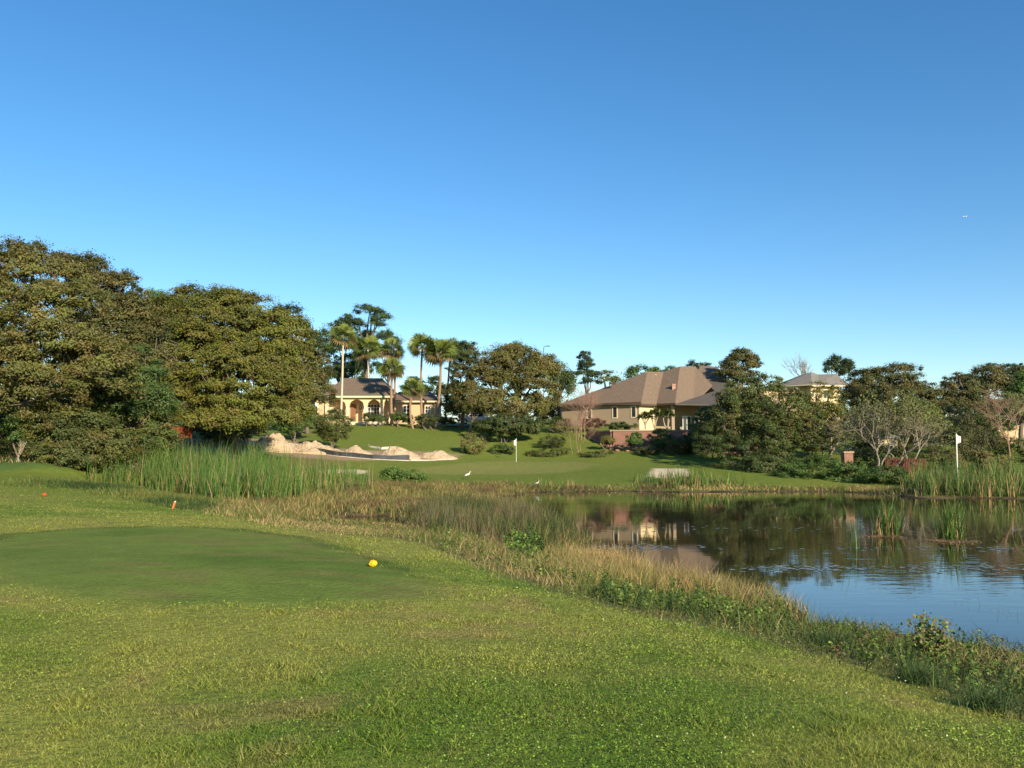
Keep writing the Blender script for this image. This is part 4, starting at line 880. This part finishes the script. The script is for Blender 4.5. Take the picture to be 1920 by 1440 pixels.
window(HL, w0, w1, X_(754)-x1, X_(766)-x1, Z_(780), Z_(759), 2, 3); window(HL, w0, w1, X_(795)-x1, X_(806)-x1, Z_(780), Z_(760), 2, 3)
g = Geo(); seg_box(g, w0, w1, X_(807)-x1+.3, X_(815)-x1, hz, Z_(757), -.02, .05); g.obj('corner_pilaster', M_cream, HL)
p = at(676, 764, Yh+1.0); g = Geo(); g.tube([p+[0,0,1.2], p+[0,0,.25]], .02, 5).sphere(p, (.2,.2,.3), 8, 6); g.obj('porch_lantern', M_dark, HL)

# ---- brown-roofed house on the terrace
TZ = 5.55                                        # terrace level
def A(px, py, Y): return at(px, py, Y)
HR = empty('brown_roofed_house', A(1200, 800, 118), 'large taupe house with complex brown hip roofs above the retaining wall', 'house')
E0, E1, E2, E3, E4 = A(1047,758,119.5), A(1202,756,112.5), A(1231,756,114.3), A(1266,757,112.2), A(1300,757,115.5)
E5 = A(1425,757,113.5)
def onplane(px, py, a, b, c):
    n_ = np.cross(b-a, c-a); d = at(px, py, 1.0)-np.array([0, 0, CAMZ]); o_ = np.array([0, 0, CAMZ]); return o_+d*(np.dot(n_, a-o_)/np.dot(n_, d))
R2_ = A(1244,697,121.5); R1_ = onplane(1214,697,E1,E2,R2_); R3_ = onplane(1275,687,E2,E3,R2_); R4_ = onplane(1304,687,E3,E4,R3_)
print('RIDGE', R1_, R2_, R3_, R4_)
def back(p, dy): return np.array([p[0], p[1]+dy, p[2]])
B0, B1 = back(E0, 14), back(E5, 20)
def solid_roof(name, faces, material, parent, th=.18):
    g = Geo()
    for f in faces:
        n_ = len(f); V = [np.array(v) for v in f]; V2 = [v-np.array([0, 0, th]) for v in V]
        g.add(V+V2, [tuple(range(n_)), tuple(range(2*n_-1, n_-1, -1))]+[(i, n_+i, n_+(i+1) % n_, (i+1) % n_) for i in range(n_)])
    return g.obj(name, material, parent)
D1, D2 = A(1390,730,122), A(1360,700,126)
solid_roof('roof', [[E0,E1,R1_],[E1,E2,R2_,R1_],[E2,E3,R3_,R2_],[E3,E4,A(1335,722,120),R4_,R3_],[E0,R1_,back(R1_,6),B0],[R1_,R2_,R3_,back(R3_,5),back(R1_,6)],[R3_,R4_,back(R4_,5),back(R3_,5)]], M_roof, HR)
# upper storey block with its own roof
u0, u1, u2, u3 = A(1302,710,123), A(1365,712,123), A(1345,688,128), A(1313,685,128)
solid_roof('upper_roof', [[u0,u1,u2,u3],[u1,back(u1,10),back(u2,1),u2],[u0,u3,back(u3,1),back(u0,10)],[u3,u2,back(u2,1),back(u3,1)]], M_roof, HR)
g = Geo(); q0, q1 = A(1306,722,123.5), A(1362,722,123.5); g.prism([(q0[0],123.5),(q1[0],123.5),(q1[0],132),(q0[0],132)], TZ+3, u0[2]-.1); g.obj('upper_wall', M_cream, HR)
# right wing roof over the screened patio
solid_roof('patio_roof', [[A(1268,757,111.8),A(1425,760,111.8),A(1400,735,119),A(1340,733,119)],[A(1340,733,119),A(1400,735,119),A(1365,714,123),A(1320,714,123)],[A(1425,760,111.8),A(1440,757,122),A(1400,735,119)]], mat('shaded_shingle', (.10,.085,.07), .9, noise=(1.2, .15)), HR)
# walls: the plan follows the eaves 0.55 m inside
def ins(p, dx, dy): return (p[0]+dx, p[1]+dy)
w = [ins(E0,.5,.6), ins(E1,-.15,.65), ins(E2,-.15,.65), ins(E3,-.5,.9)]
zt = E1[2]+.10
g = Geo(); g.prism([w[0], w[1], (w[1][0], w[1][1]+12), (w[0][0], w[0][1]+8)], TZ-1.5, zt); g.obj('wall', M_taupe, HR)
g = Geo(); g.prism([(w[1][0]+.01, w[1][1]), w[2], (w[2][0], w[2][1]+8), (w[1][0]+.01, w[1][1]+8)], TZ-1.5, zt-.01); g.obj('bay_wall', M_cream, HR)
g = Geo(); g.prism([(w[2][0]+.01, w[2][1]+2.5), (w[3][0]+12, w[3][1]+4.5), (w[3][0]+12, w[3][1]+14), (w[2][0]+.01, w[2][1]+14)], TZ-1.5, zt+.75); g.obj('patio_wall', M_taupe, HR)
L_ = np.hypot(w[1][0]-w[0][0], w[1][1]-w[0][1])
for px in (1107, 1155, 1189):
    f = (px-1053)/(1199-1053.); u = L_*f
    window(HR, w[0], w[1], u-.42, u+.42, Z_(784, 114), Z_(761, 114), 1, 1, frame=.14, mt=M_trim)
g = Geo()
for a, b_ in ((E0,E1),(E1,E2),(E2,E3)): seg_box(g, a, b_, 0, np.hypot(*(b_-a)[:2]), a[2]-.30, a[2]-.06, -.14, .03)
g.obj('fascia', mat('brown_fascia', (.09,.06,.045), .8), HR)
for px in (1262, 1318, 1375):
    p = A(px, 800, 113.2); g = Geo().box((p[0], p[1], (TZ+zt)/2), (.38, .38, zt-TZ)); g.box((p[0], p[1], zt-.2), (.5, .5, .12)); g.obj('patio_post', M_taupe, HR)
p0 = A(1268,800,115.2); p1 = A(1420,800,117); 
for a, b_ in ((.9,2.1),(2.6,3.8),(5.5,7.5)): window(HR, p0, p1, a, b_, TZ+.1, TZ+2.3, 2, 1)
g = Geo(); p = A(1263, 728, 116); g.box((p[0], p[1], p[2]-.4), (.45, .45, 1.7)); g.box((p[0], p[1], p[2]+.5), (.58, .58, .14)); g.obj('chimney', mat('chimney_stucco', (.42,.25,.16), .9), HR)
for px, py, Y in ((1182,712,119.5),(1253,702,121),(1148,719,118)):
    p = A(px, py, Y); Geo().box((p[0], p[1], p[2]-.02), (.9, .35, .22), -.4).obj('roof_vent', mat('vent', (.10,.07,.055), .7), HR)
p = A(1226, 704, 120); Geo().box((p[0], p[1], p[2]), (.6, .5, .25), .3).obj('roof_vent', mat('pale_vent', (.5,.36,.28), .6), HR)
# terrace and retaining wall
TW = [A(1105,812,108)[:2], A(1150,812,101)[:2], A(1260,812,99.5)[:2], A(1350,812,98)[:2], A(1450,812,97.5)[:2]]
g = Geo(); g.prism([tuple(v) for v in TW]+[(A(1450,812,140)[0],140),(A(1300,812,140)[0],140),tuple(A(1150,812,117)[:2])], 0, TZ); tag(g.obj('terrace_ground', mat('terrace_turf', (.10,.12,.035), .95, noise=(2, .3))), kind='structure')
rw = empty('retaining_wall', (*TW[2], 3), 'red brick retaining wall stepping down below the brown-roofed house', 'wall')
g = Geo()
for a, b_ in zip(TW[:-1], TW[1:]): seg_box(g, a, b_, 0, np.hypot(*(b_-a)), 0, TZ-.12, .004, .34)
g.obj('brickwork', M_brick, rw)
g = Geo()
for a, b_ in zip(TW[:-1], TW[1:]): seg_box(g, a, b_, 0, np.hypot(*(b_-a)), TZ-.118, TZ+.03, .002, .42)
g.obj('coping', mat('wall_coping', (.38,.27,.19), .9), rw)
# rubble at the wall foot
r = np.random.default_rng(8); g = Geo()
M_rock = mat('red_rubble', (.30,.155,.10), .95, noise=(3, .5))
for k in range(150):
    f = r.uniform(0, 3.6); i = int(f); q = TW[i]*(1-(f-i))+TW[i+1]*(f-i); y = q[1]-r.uniform(.5, 3.2); z = g1(q[0], y)
    s = r.uniform(.12, .4); c = np.array([q[0], y, z+s*.3]); g.sphere(c, (s*r.uniform(.7,1.4), s, s*.6), 6, 4)
tag(g.obj('rubble', M_rock), 'reddish stone rubble strewn along the foot of the retaining wall', 'rubble', kind='stuff')
def pillar(px, py0, py1, Y, w_, label):
    b = on(px, Y); b[2] = max(b[2], 0); z1 = A(px, py0, Y)[2]; root = empty('brick_pillar', b, label, 'pillar')
    Geo().box((b[0], b[1], (b[2]-.3+z1)/2), (w_, w_, z1-b[2]+.3)).obj('shaft', M_brick, root)
    Geo().box((b[0], b[1], z1+.06), (w_+.16, w_+.16, .12)).obj('cap', mat('pillar_cap', (.45,.30,.2), .9), root)
pillar(1588, 849, 880, 77, .78, 'short square brick pillar among the green bank shrubs')
fe = empty('iron_fence', on(1690, 76), 'dark reddish picket fence behind the pale bare trees', 'fence'); g = Geo(); r = np.random.default_rng(3)
a = on(1660, 77); b_ = on(1735, 75)
for k in range(26):
    q = a+(b_-a)*k/25; g.box((q[0], q[1], g1(q[0], q[1])+.7), (.07, .04, 1.4))
q = (a+b_)/2; g.box((q[0], q[1], q[2]+.3), (abs(b_[0]-a[0]), .03, .08), math.atan2(b_[1]-a[1], b_[0]-a[0])); g.box((q[0], q[1], q[2]+1.2), (abs(b_[0]-a[0]), .03, .08), math.atan2(b_[1]-a[1], b_[0]-a[0]))
g.obj('pickets', mat('rusty_red_paint', (.16,.05,.035), .7), fe)
# peach wall, pale shed
b = on(1935, 104); root = empty('garden_wall', b, 'low peach stucco wall behind the pink leafless tree', 'wall'); xx0, xx1 = A(1869,800,104)[0], A(2010,800,104)[0]
Geo().box(((xx0+xx1)/2, 104, A(1900,811,104)[2]-.3), (xx1-xx0, .3, A(1900,800,104)[2]-A(1900,822,104)[2]+.6)).obj('panel', M_peach, root); Geo().box(((xx0+xx1)/2, 104, A(1900,799,104)[2]+.03), (xx1-xx0+.1, .4, .1)).obj('coping', M_trim, root)
b = A(1665, 835, 92); root = empty('garden_shed', (b[0], b[1], g1(b[0], 92)), 'small pale shed wall glimpsed behind the pale bare trees', 'shed'); zb_ = g1(b[0], 92)
Geo().box((b[0], 93, (zb_-.3+A(1665,822,92)[2])/2), (2.1, 2, A(1665,822,92)[2]-zb_+.3)).obj('wall', M_cream, root); g = Geo(); hip(g, b[0]-1.05, b[0]+1.05, 92, 94, A(1665,822,92)[2], .6, ov=.2, rx=(b[0]-.3, b[0]+.3)); g.obj('roof', M_roof2, root)
# ---- grey-roofed house
Yf = 165.; z0 = 7.5; ez = A(1530,721,Yf)[2]
HF = empty('grey_roofed_house', (A(1530,800,Yf)[0], Yf+5, z0), 'two-storey pale house with grey hip roof rising above the right thicket', 'house')
g = Geo(); a, b_, c_ = A(1495,800,Yf)[0], A(1522,800,Yf)[0], A(1586,800,Yf)[0]
g.prism([(a,Yf+3),(b_-.01,Yf+3),(b_-.01,Yf+12),(a,Yf+12)], z0-1, ez); g.prism([(b_,Yf),(A(1540,800,Yf)[0],Yf+1.4),(c_,Yf+2.6),(c_,Yf+12),(b_,Yf+12)], z0-1, ez-.01); g.obj('wall', M_cream, HF)
e = [A(1462,722,Yf+4), A(1521,720,Yf-1), A(1535,720,Yf+.2), A(1592,721,Yf+2)]; pk = A(1521,698,Yf+7); pk2 = A(1534,702,Yf+7); pk3 = A(1568,701,Yf+7)
solid_roof('roof', [[e[0],e[1],pk],[e[1],e[2],pk2,pk],[e[2],e[3],pk3,pk2],[e[3],back(e[3],10),pk3],[e[0],pk,back(pk,6),back(e[0],8)],[pk,pk2,pk3,back(pk3,5),back(pk,6)]], M_roof2, HF)
g = Geo()
for p, q in zip(e[:-1], e[1:]): seg_box(g, p, q, 0, np.hypot(*(q-p)[:2]), p[2]-.42, p[2]-.17, -.2, .04)
g.obj('fascia', M_trim, HF)
window(HF, (b_,Yf), (A(1540,800,Yf)[0],Yf+1.4), .35, 1.0, ez-2.3, ez-.9, 1, 2); window(HF, (A(1540,800,Yf)[0],Yf+1.4), (c_,Yf+2.6), 1.2, 3.4, ez-2.6, ez-.9, 3, 2, mt=M_trim)
# low wing of that house (long pale roofline through the leaves)
g = Geo(); a, b_ = A(1400,740,140)[0], A(1500,740,140)[0]
LWg = empty('low_annex', ((a+b_)/2, 145, 6.5), 'long low pale annex with flat parapet left of the grey-roofed house', 'building'); g.prism([(a,142),(b_,142),(b_,150),(a,150)], 5, A(1450,731,142)[2]); g.obj('wall', M_cream, LWg)
g = Geo(); g.prism([(a-.3,141.6),(b_+.3,141.6),(b_+.3,150.3),(a-.3,150.3)], A(1450,731,142)[2]+.002, A(1450,727,142)[2]); g.obj('roof', M_roof2, LWg)

# ------------------------------------------------------------------ pickup truck, driveway
dv = Geo(); a = on(830, 121); b_ = on(1000, 123)
dv.add([(a[0], 119.6, a[2]+.06), (b_[0], 121, b_[2]+.06), (b_[0], 125, b_[2]+.3), (a[0], 124, a[2]+.3)], [(0,1,2,3)]); tag(dv.obj('driveway', mat('concrete', (.5,.42,.33), .9, noise=(1, .15))), kind='structure')
def car(base, rz):
    root = empty('pickup_truck', base, 'white pickup truck parked on the driveway behind the central oak', 'pickup truck', rz=rz)
    M_body = mat('white_car_paint', (.75,.70,.64), .3, spec=.5); z0 = .35
    def side(prof, w_, name, m, y0=0):
        g = Geo(); n_ = len(prof); V = [(x, -w_/2+y0, z) for x, z in prof]+[(x, w_/2+y0, z) for x, z in prof]
        g.add(V, [tuple(range(n_))[::-1], tuple(range(n_, 2*n_))]+[(i, (i+1) % n_, n_+(i+1) % n_, n_+i) for i in range(n_)])
        return g.obj(name, m, root, loc=(0, 0, 0))
    side([(-2.5,.42),(-2.5,.95),(-2.42,1.02),(-1.3,1.1),(-.75,1.72),(-.6,1.78),(.85,1.78),(.98,1.7),(1.12,1.1),(2.45,1.1),(2.55,1.0),(2.55,.42)], 1.85, 'body', M_body)
    for s in (-1, 1):
        for pr in ([(-1.12,1.12),(-.68,1.64),(.02,1.66),(.02,1.12)], [(.12,1.12),(.12,1.66),(.84,1.66),(.98,1.12)]):
            side(pr, .02, 'window', M_glass, y0=s*.926)
    side([(-1.33,1.12),(-1.29,1.12),(-.78,1.70),(-.82,1.70)], 1.5, 'windscreen', M_glass)
    for x in (-1.65, 1.6):
        for s in (-1, 1):
            g = Geo(); g.tube([(x, s*.72, .38), (x, s*.97, .38)], .38, 18); wl = g.obj('wheel', mat('tyre', (.02,.02,.02), .8), root, loc=(0,0,0))
            g = Geo(); g.tube([(x, s*.96, .38), (x, s*.985, .38)], .2, 12); g.obj('rim', mat('rim', (.5,.5,.5), .3, metal=.8), wl, loc=(0,0,0))
    for s in (-1, 1):
        Geo().box((-2.5, s*.7, .85), (.06, .32, .18)).obj('headlight', M_glass, root, loc=(0,0,0))
        Geo().box((2.55, s*.82, .85), (.04, .14, .3)).obj('tail_light', mat('red_lens', (.4,.02,.02), .3), root, loc=(0,0,0))
cb = on(893, 123); cb[2] += .3; car(cb, .06)
b = on(861, 121.5); root = empty('mailbox', b, 'red mailbox on a post at the left end of the pickup', 'mailbox')
Geo().box((b[0], b[1], b[2]+.5), (.1, .1, 1.4)).obj('post', M_bark, root); g = Geo(); g.tube([b+[0,-.3,1.45], b+[0,.3,1.45]], .22, 10); g.obj('box', mat('red_paint', (.45,.04,.02), .5), root)
# street lamp
b = on(1020, 150); t_ = A(1020, 650, 150); root = empty('street_lamp', b, 'thin street lamp poking above the central oak', 'street lamp')
Geo().tube([b, (b[0], b[1], t_[2]-.3), t_, t_+[.5,0,.12]], [.09,.06,.05,.04], 6).obj('pole', M_dark, root); Geo().box(t_+[.75,0,.1], (.6, .25, .12)).obj('lamp_head', M_dark, root)

# ------------------------------------------------------------------ earthworks
M_sand = mat('piled_sand', (.46,.345,.215), .95, noise=(1.1, .25), bump=(3, 1, .25))
def pile(label, px, py, wpx, hpx, Y, seed, skew=0, dep=.6):
    r = np.random.default_rng(seed); c = at(px, py, Y); rx = wpx*mpp(Y)/2; h = hpx*mpp(Y)*.72; c[2] = g1(c[0], c[1])-.1; n = 46; m = 18; V = []; F = []
    for i in range(m+1):
        for j in range(n):
            a = 2*math.pi*j/n; s = i/m; x = rx*s*math.cos(a); y = rx*dep*s*math.sin(a)
            nz = float(fbm(x+seed*9, y, .9, 4, seed)); z = h*max(0, (1-s**1.15))*(.55+.9*nz)+.25*h*(nz-.5)*(s < .98)
            V.append((x+skew*z, y, z if i < m else -.3))
    for i in range(m):
        for j in range(n): F.append((i*n+j, (i+1)*n+j, (i+1)*n+(j+1) % n, i*n+(j+1) % n))
    me = Geo().add(V, F); o = me.obj('sand_pile', M_sand, loc=c); o.data.update(); tag(o, label, 'sand pile', 'excavated sand piles behind the silt fence')
pile('steep sand bank dropping from the shade of the yellow-olive oak', 510, 830, 95, 56, 86, 1)
pile('wide broken sand heap under the dark round bush', 580, 838, 140, 30, 88, 2)
pile('small pale mound right of the dark round bush', 668, 842, 70, 25, 88, 3)
pile('peaked sand mound in the middle of the row', 745, 848, 90, 30, 89, 4)
pile('low pinkish mound at the right end of the row', 815, 852, 90, 22, 91, 5)
pile('low sand spill at the left beneath the oak shade', 430, 836, 100, 14, 80, 6)
# silt fence
M_silt = mat('black_silt_fabric', (.035,.04,.045), .6, noise=(2, .5)); M_siltw = mat('white_sheet', (.50,.45,.37), .6, noise=(2, .2))
def fence_run(name, label, ptsl, hgt, sheets, seed):
    r = np.random.default_rng(seed); W = [hit(px, py, y0=55) for px, py in ptsl]; root = empty(name, W[0], label, 'silt fence', 'silt fence runs')
    D = []; 
    for a, b_ in zip(W[:-1], W[1:]):
        n_ = max(2, int(np.linalg.norm(b_-a)/.35))
        for k in range(n_): D.append(a+(b_-a)*k/n_)
    D.append(W[-1]); D = np.array(D); D[:, 2] = gz(D[:, 0], D[:, 1]); hh = hgt*(.7+.6*vnoise(np.arange(len(D))*.21, np.zeros(len(D)), seed)); sway = (vnoise(np.arange(len(D))*.35, np.ones(len(D)), seed)-.5)*.35
    n_ = len(D)
    for nm, m, lo, hi, yo in sheets:
        g = Geo(); V = []
        for i in range(n_):
            for f, th in ((lo, -.02), (hi, -.02), (hi, .02), (lo, .02)): V.append((D[i,0]+sway[i]*f, D[i,1]+th+sway[i]*f+yo, D[i,2]+hh[i]*f-.03))
        F = [(4*i+a, 4*(i+1)+a, 4*(i+1)+(a+1) % 4, 4*i+(a+1) % 4) for i in range(n_-1) for a in range(4)]+[(0,1,2,3), (4*n_-1,4*n_-2,4*n_-3,4*n_-4)]
        g.add(V, F).obj(nm, m, root)
    for i in range(0, n_, 6):
        g = Geo(); q = D[i]; g.tube([q+[0,.06,-.2], q+[r.normal()*.05,.06,hgt*1.25]], .03, 5); g.obj('stake', M_barkpale, root)
fence_run('silt_fence', 'white sheeted silt fence run below the steep sand bank', [(466,838),(500,838),(545,840),(570,843)], .62, [('sheet', M_siltw, 0, 1, 0)], 1)
fence_run('silt_fence', 'black silt fence run in front of the sand heaps', [(528,840),(575,848),(640,856),(700,861),(768,864)], .55, [('fabric', M_silt, .15, 1, -.1), ('sheet', M_siltw, 0, .14, -.14)], 2)
fence_run('silt_fence', 'sagging pale silt sheet behind the middle sand mound', [(690,838),(715,843),(745,842)], .28, [('sheet', M_siltw, 0, 1, 0)], 3)
fence_run('silt_fence', 'white sheet curled at the right end of the sand row', [(768,864),(800,864),(850,862)], .16, [('sheet', M_siltw, 0, 1, 0)], 4)
root = None
# orange mesh fence
a = A(322, 822, 66); b_ = A(358, 820, 69); root = empty('mesh_fence', (a[0], a[1], g1(a[0], a[1])), 'orange safety mesh fence in the shade left of the dirt bank', 'fence'); r = np.random.default_rng(2); g = Geo()
M_or = mat('orange_mesh', (.34,.075,.035), .8, trans=.15); n_ = 26; zt0, zt1 = A(322,799,66)[2], A(358,804,69)[2]
for k in range(9):
    f = k/8; g.tube([a*(1-s)+b_*s+np.array([0, .12*math.sin(s*14), -a[2]*(1-s)-b_[2]*s+(a[2]*(1-s)+b_[2]*s)*(1-f)+(zt0*(1-s)+zt1*s)*f-.12*math.sin(s*9)*f]) for s in np.linspace(0, 1, 14)], .045, 4)
for k in range(30):
    s = k/29; q = a*(1-s)+b_*s; zz = q[2]; g.tube([(q[0], q[1]+.12*math.sin(s*14), zz), (q[0], q[1]+.12*math.sin(s*14), zt0*(1-s)+zt1*s-.12*math.sin(s*9))], .04, 4)
g.obj('mesh', M_or, root)
for s in (0, .5, 1):
    q = a*(1-s)+b_*s; Geo().tube([(q[0], q[1]+.2, g1(q[0], q[1])-.2), (q[0], q[1]+.2, max(zt0, zt1)+.15)], .05, 6).obj('post', M_dark, root)
# brush heap in the shade
r = np.random.default_rng(12); g = Geo(); c = hit(430, 838)
for k in range(220):
    p = c+r.normal(size=3)*[1.8, .9, .1]; p[2] = g1(p[0], p[1])+abs(r.normal())*.35; d_ = r.normal(size=3)*[.8,.5,.2]; g.tube([p-d_, p+r.normal(size=3)*.06, p+d_], [.03,.025,.01], 4, cap=False)
tag(g.obj('brush_heap', M_barkpale), 'heap of cut branches in the deep shade of the oak', 'brush heap')

# ------------------------------------------------------------------ golf things and birds
def flagstick(px, pytop, Y, h, label, fw, right):
    b = on(px, Y); t_ = A(px, pytop, Y); b[2] = min(b[2], t_[2]-1); root = empty('flagstick', b, label, 'flagstick')
    g = Geo(); g.tube([b-[0,0,.1], (t_[0], t_[1], t_[2])], .024 if h else .045, 6); g.sphere(t_, .05, 6, 4); g.obj('pole', M_white, root)
    g = Geo(); s = 1 if right else -1; n_ = 6; V = []
    for i in range(n_+1):
        f = i/n_; x = s*fw*f; zt_ = -.02-.16*f; zb2 = -.72-.04*math.sin(f*3)+.1*f; y = .06*math.sin(f*5)
        for th in (-.008, .008): V += [(t_[0]+x, t_[1]+y+th, t_[2]+zt_), (t_[0]+x, t_[1]+y+th, t_[2]+zb2)]
    F = []
    for i in range(n_):
        q = 4*i; F += [(q, q+4, q+5, q+1), (q+2, q+3, q+7, q+6), (q, q+2, q+6, q+4), (q+1, q+5, q+7, q+3)]
    F += [(0,1,3,2), (4*n_, 4*n_+2, 4*n_+3, 4*n_+1)]
    g.add(V, F).obj('flag', M_white, root)
flagstick(968, 823, 93, 1, 'white golf flag on its stick behind the putting green', .25, False)
flagstick(1793, 814, 66, 0, 'white pole with drooping flag above the right cattails', .3, True)
def marker(px, py, r0, label, colr, name='tee_marker'):
    b = hit(px, py); r = np.random.default_rng(4); g = Geo(); g.sphere((0, 0, r0*.75), (r0, r0*.9, r0*.8), 12, 8); g.V = [tuple(np.array(v)*(1+.08*r.normal())) if v[2] > r0*.2 else v for v in g.V]
    root = empty(name, b, label, 'tee marker', 'tee markers on the tees'); o = g.obj('block', mat(name+'_paint', colr, .65, noise=(40, .25)), root, loc=(0, 0, 0), smooth=False)
    Geo().tube([(0,0,-.08),(0,0,.03)], .01, 5).obj('spike', M_dark, root, loc=(0,0,0))
marker(699, 1063, .06, 'yellow tee marker at the right edge of the near tee', (.85,.48,.01))
marker(83, 931, .075, 'red tee marker on the left slope beyond the near tee', (.65,.07,.02))
b = hit(322, 954); root = empty('marker_stake', b, 'small leaning orange stake near the cattails', 'stake')
g = Geo(); g.tube([b-[0,0,.1], b+[.11,0,.24]], .035, 5); g.obj('post', mat('orange_paint', (.75,.18,.05), .6), root)
g = Geo(); g.tube([b+[.11,0,.24], b+[.12,0,.27]], [.035,.01], 5); g.obj('tip', M_white, root)
def egret(px, pyfeet, hpx, label, seed=0, Y0=55):
    b = hit(px, pyfeet, y0=Y0); s = hpx*mpp(b[1]); root = empty('egret', b, label, 'egret', 'white wading birds on the far shore')
    g = Geo(); P3 = lambda L: [(x*s, y*s, z*s) for x, y, z in L]
    g.tube(P3([(-.42,0,.42),(-.28,0,.50),(-.08,0,.58),(.12,0,.64),(.22,0,.72),(.20,0,.82),(.27,0,.92),(.33,0,.95),(.36,0,.95)]), [v*s for v in (.02,.08,.13,.10,.055,.04,.04,.045,.02)], 9)
    g.obj('body', M_white, root, loc=(0,0,0), smooth=True)
    Geo().tube(P3([(.35,0,.95),(.50,0,.93)]), [.018*s, .004*s], 6).obj('beak', mat('beak', (.7,.4,.05), .4), root, loc=(0,0,0))
    for q in (-.03, .03): Geo().tube(P3([(.0+q,q,.5),(-.02+q,q,.26),(.0+q,q,0)]), .014*s, 5).obj('leg', M_dark, root, loc=(0,0,0))
egret(877, 899, 15, 'white egret standing on the grass left of the shore reeds')
egret(1007, 913, 12, 'small white wading bird among the sparse shore reeds')
# far aeroplane
c = A(1809, 406, 5200); root = empty('aeroplane', c, 'tiny white aeroplane high in the clear sky at right', 'aeroplane')
g = Geo(); g.tube([(-13,0,0),(-10,0,0),(8,0,0),(13,0,1)], [.6,2,2,.5], 10); g.obj('fuselage', M_white, root, loc=(0,0,0), smooth=True)
g = Geo(); g.add([(-3,0,-.5),(3,0,-.5),(6,13,.5),(4,13,.5),(-3,0,-.1),(3,0,-.1),(6,13,.7),(4,13,.7)], [(0,1,2,3),(7,6,5,4),(0,4,5,1),(1,5,6,2),(2,6,7,3),(3,7,4,0)]); g.add([(-3,0,-.5),(3,0,-.5),(6,-13,.5),(4,-13,.5),(-3,0,-.1),(3,0,-.1),(6,-13,.7),(4,-13,.7)], [(3,2,1,0),(4,5,6,7),(1,5,4,0),(2,6,5,1),(3,7,6,2),(0,4,7,3)]); g.obj('wing', M_white, root, loc=(0,0,0))
g = Geo(); g.add([(8,-.15,1),(12,-.15,1),(13.5,-.15,6),(11.5,-.15,6),(8,.15,1),(12,.15,1),(13.5,.15,6),(11.5,.15,6)], [(0,1,2,3),(7,6,5,4),(0,4,5,1),(1,5,6,2),(2,6,7,3),(3,7,4,0)]); g.obj('tail_fin', M_white, root, loc=(0,0,0))
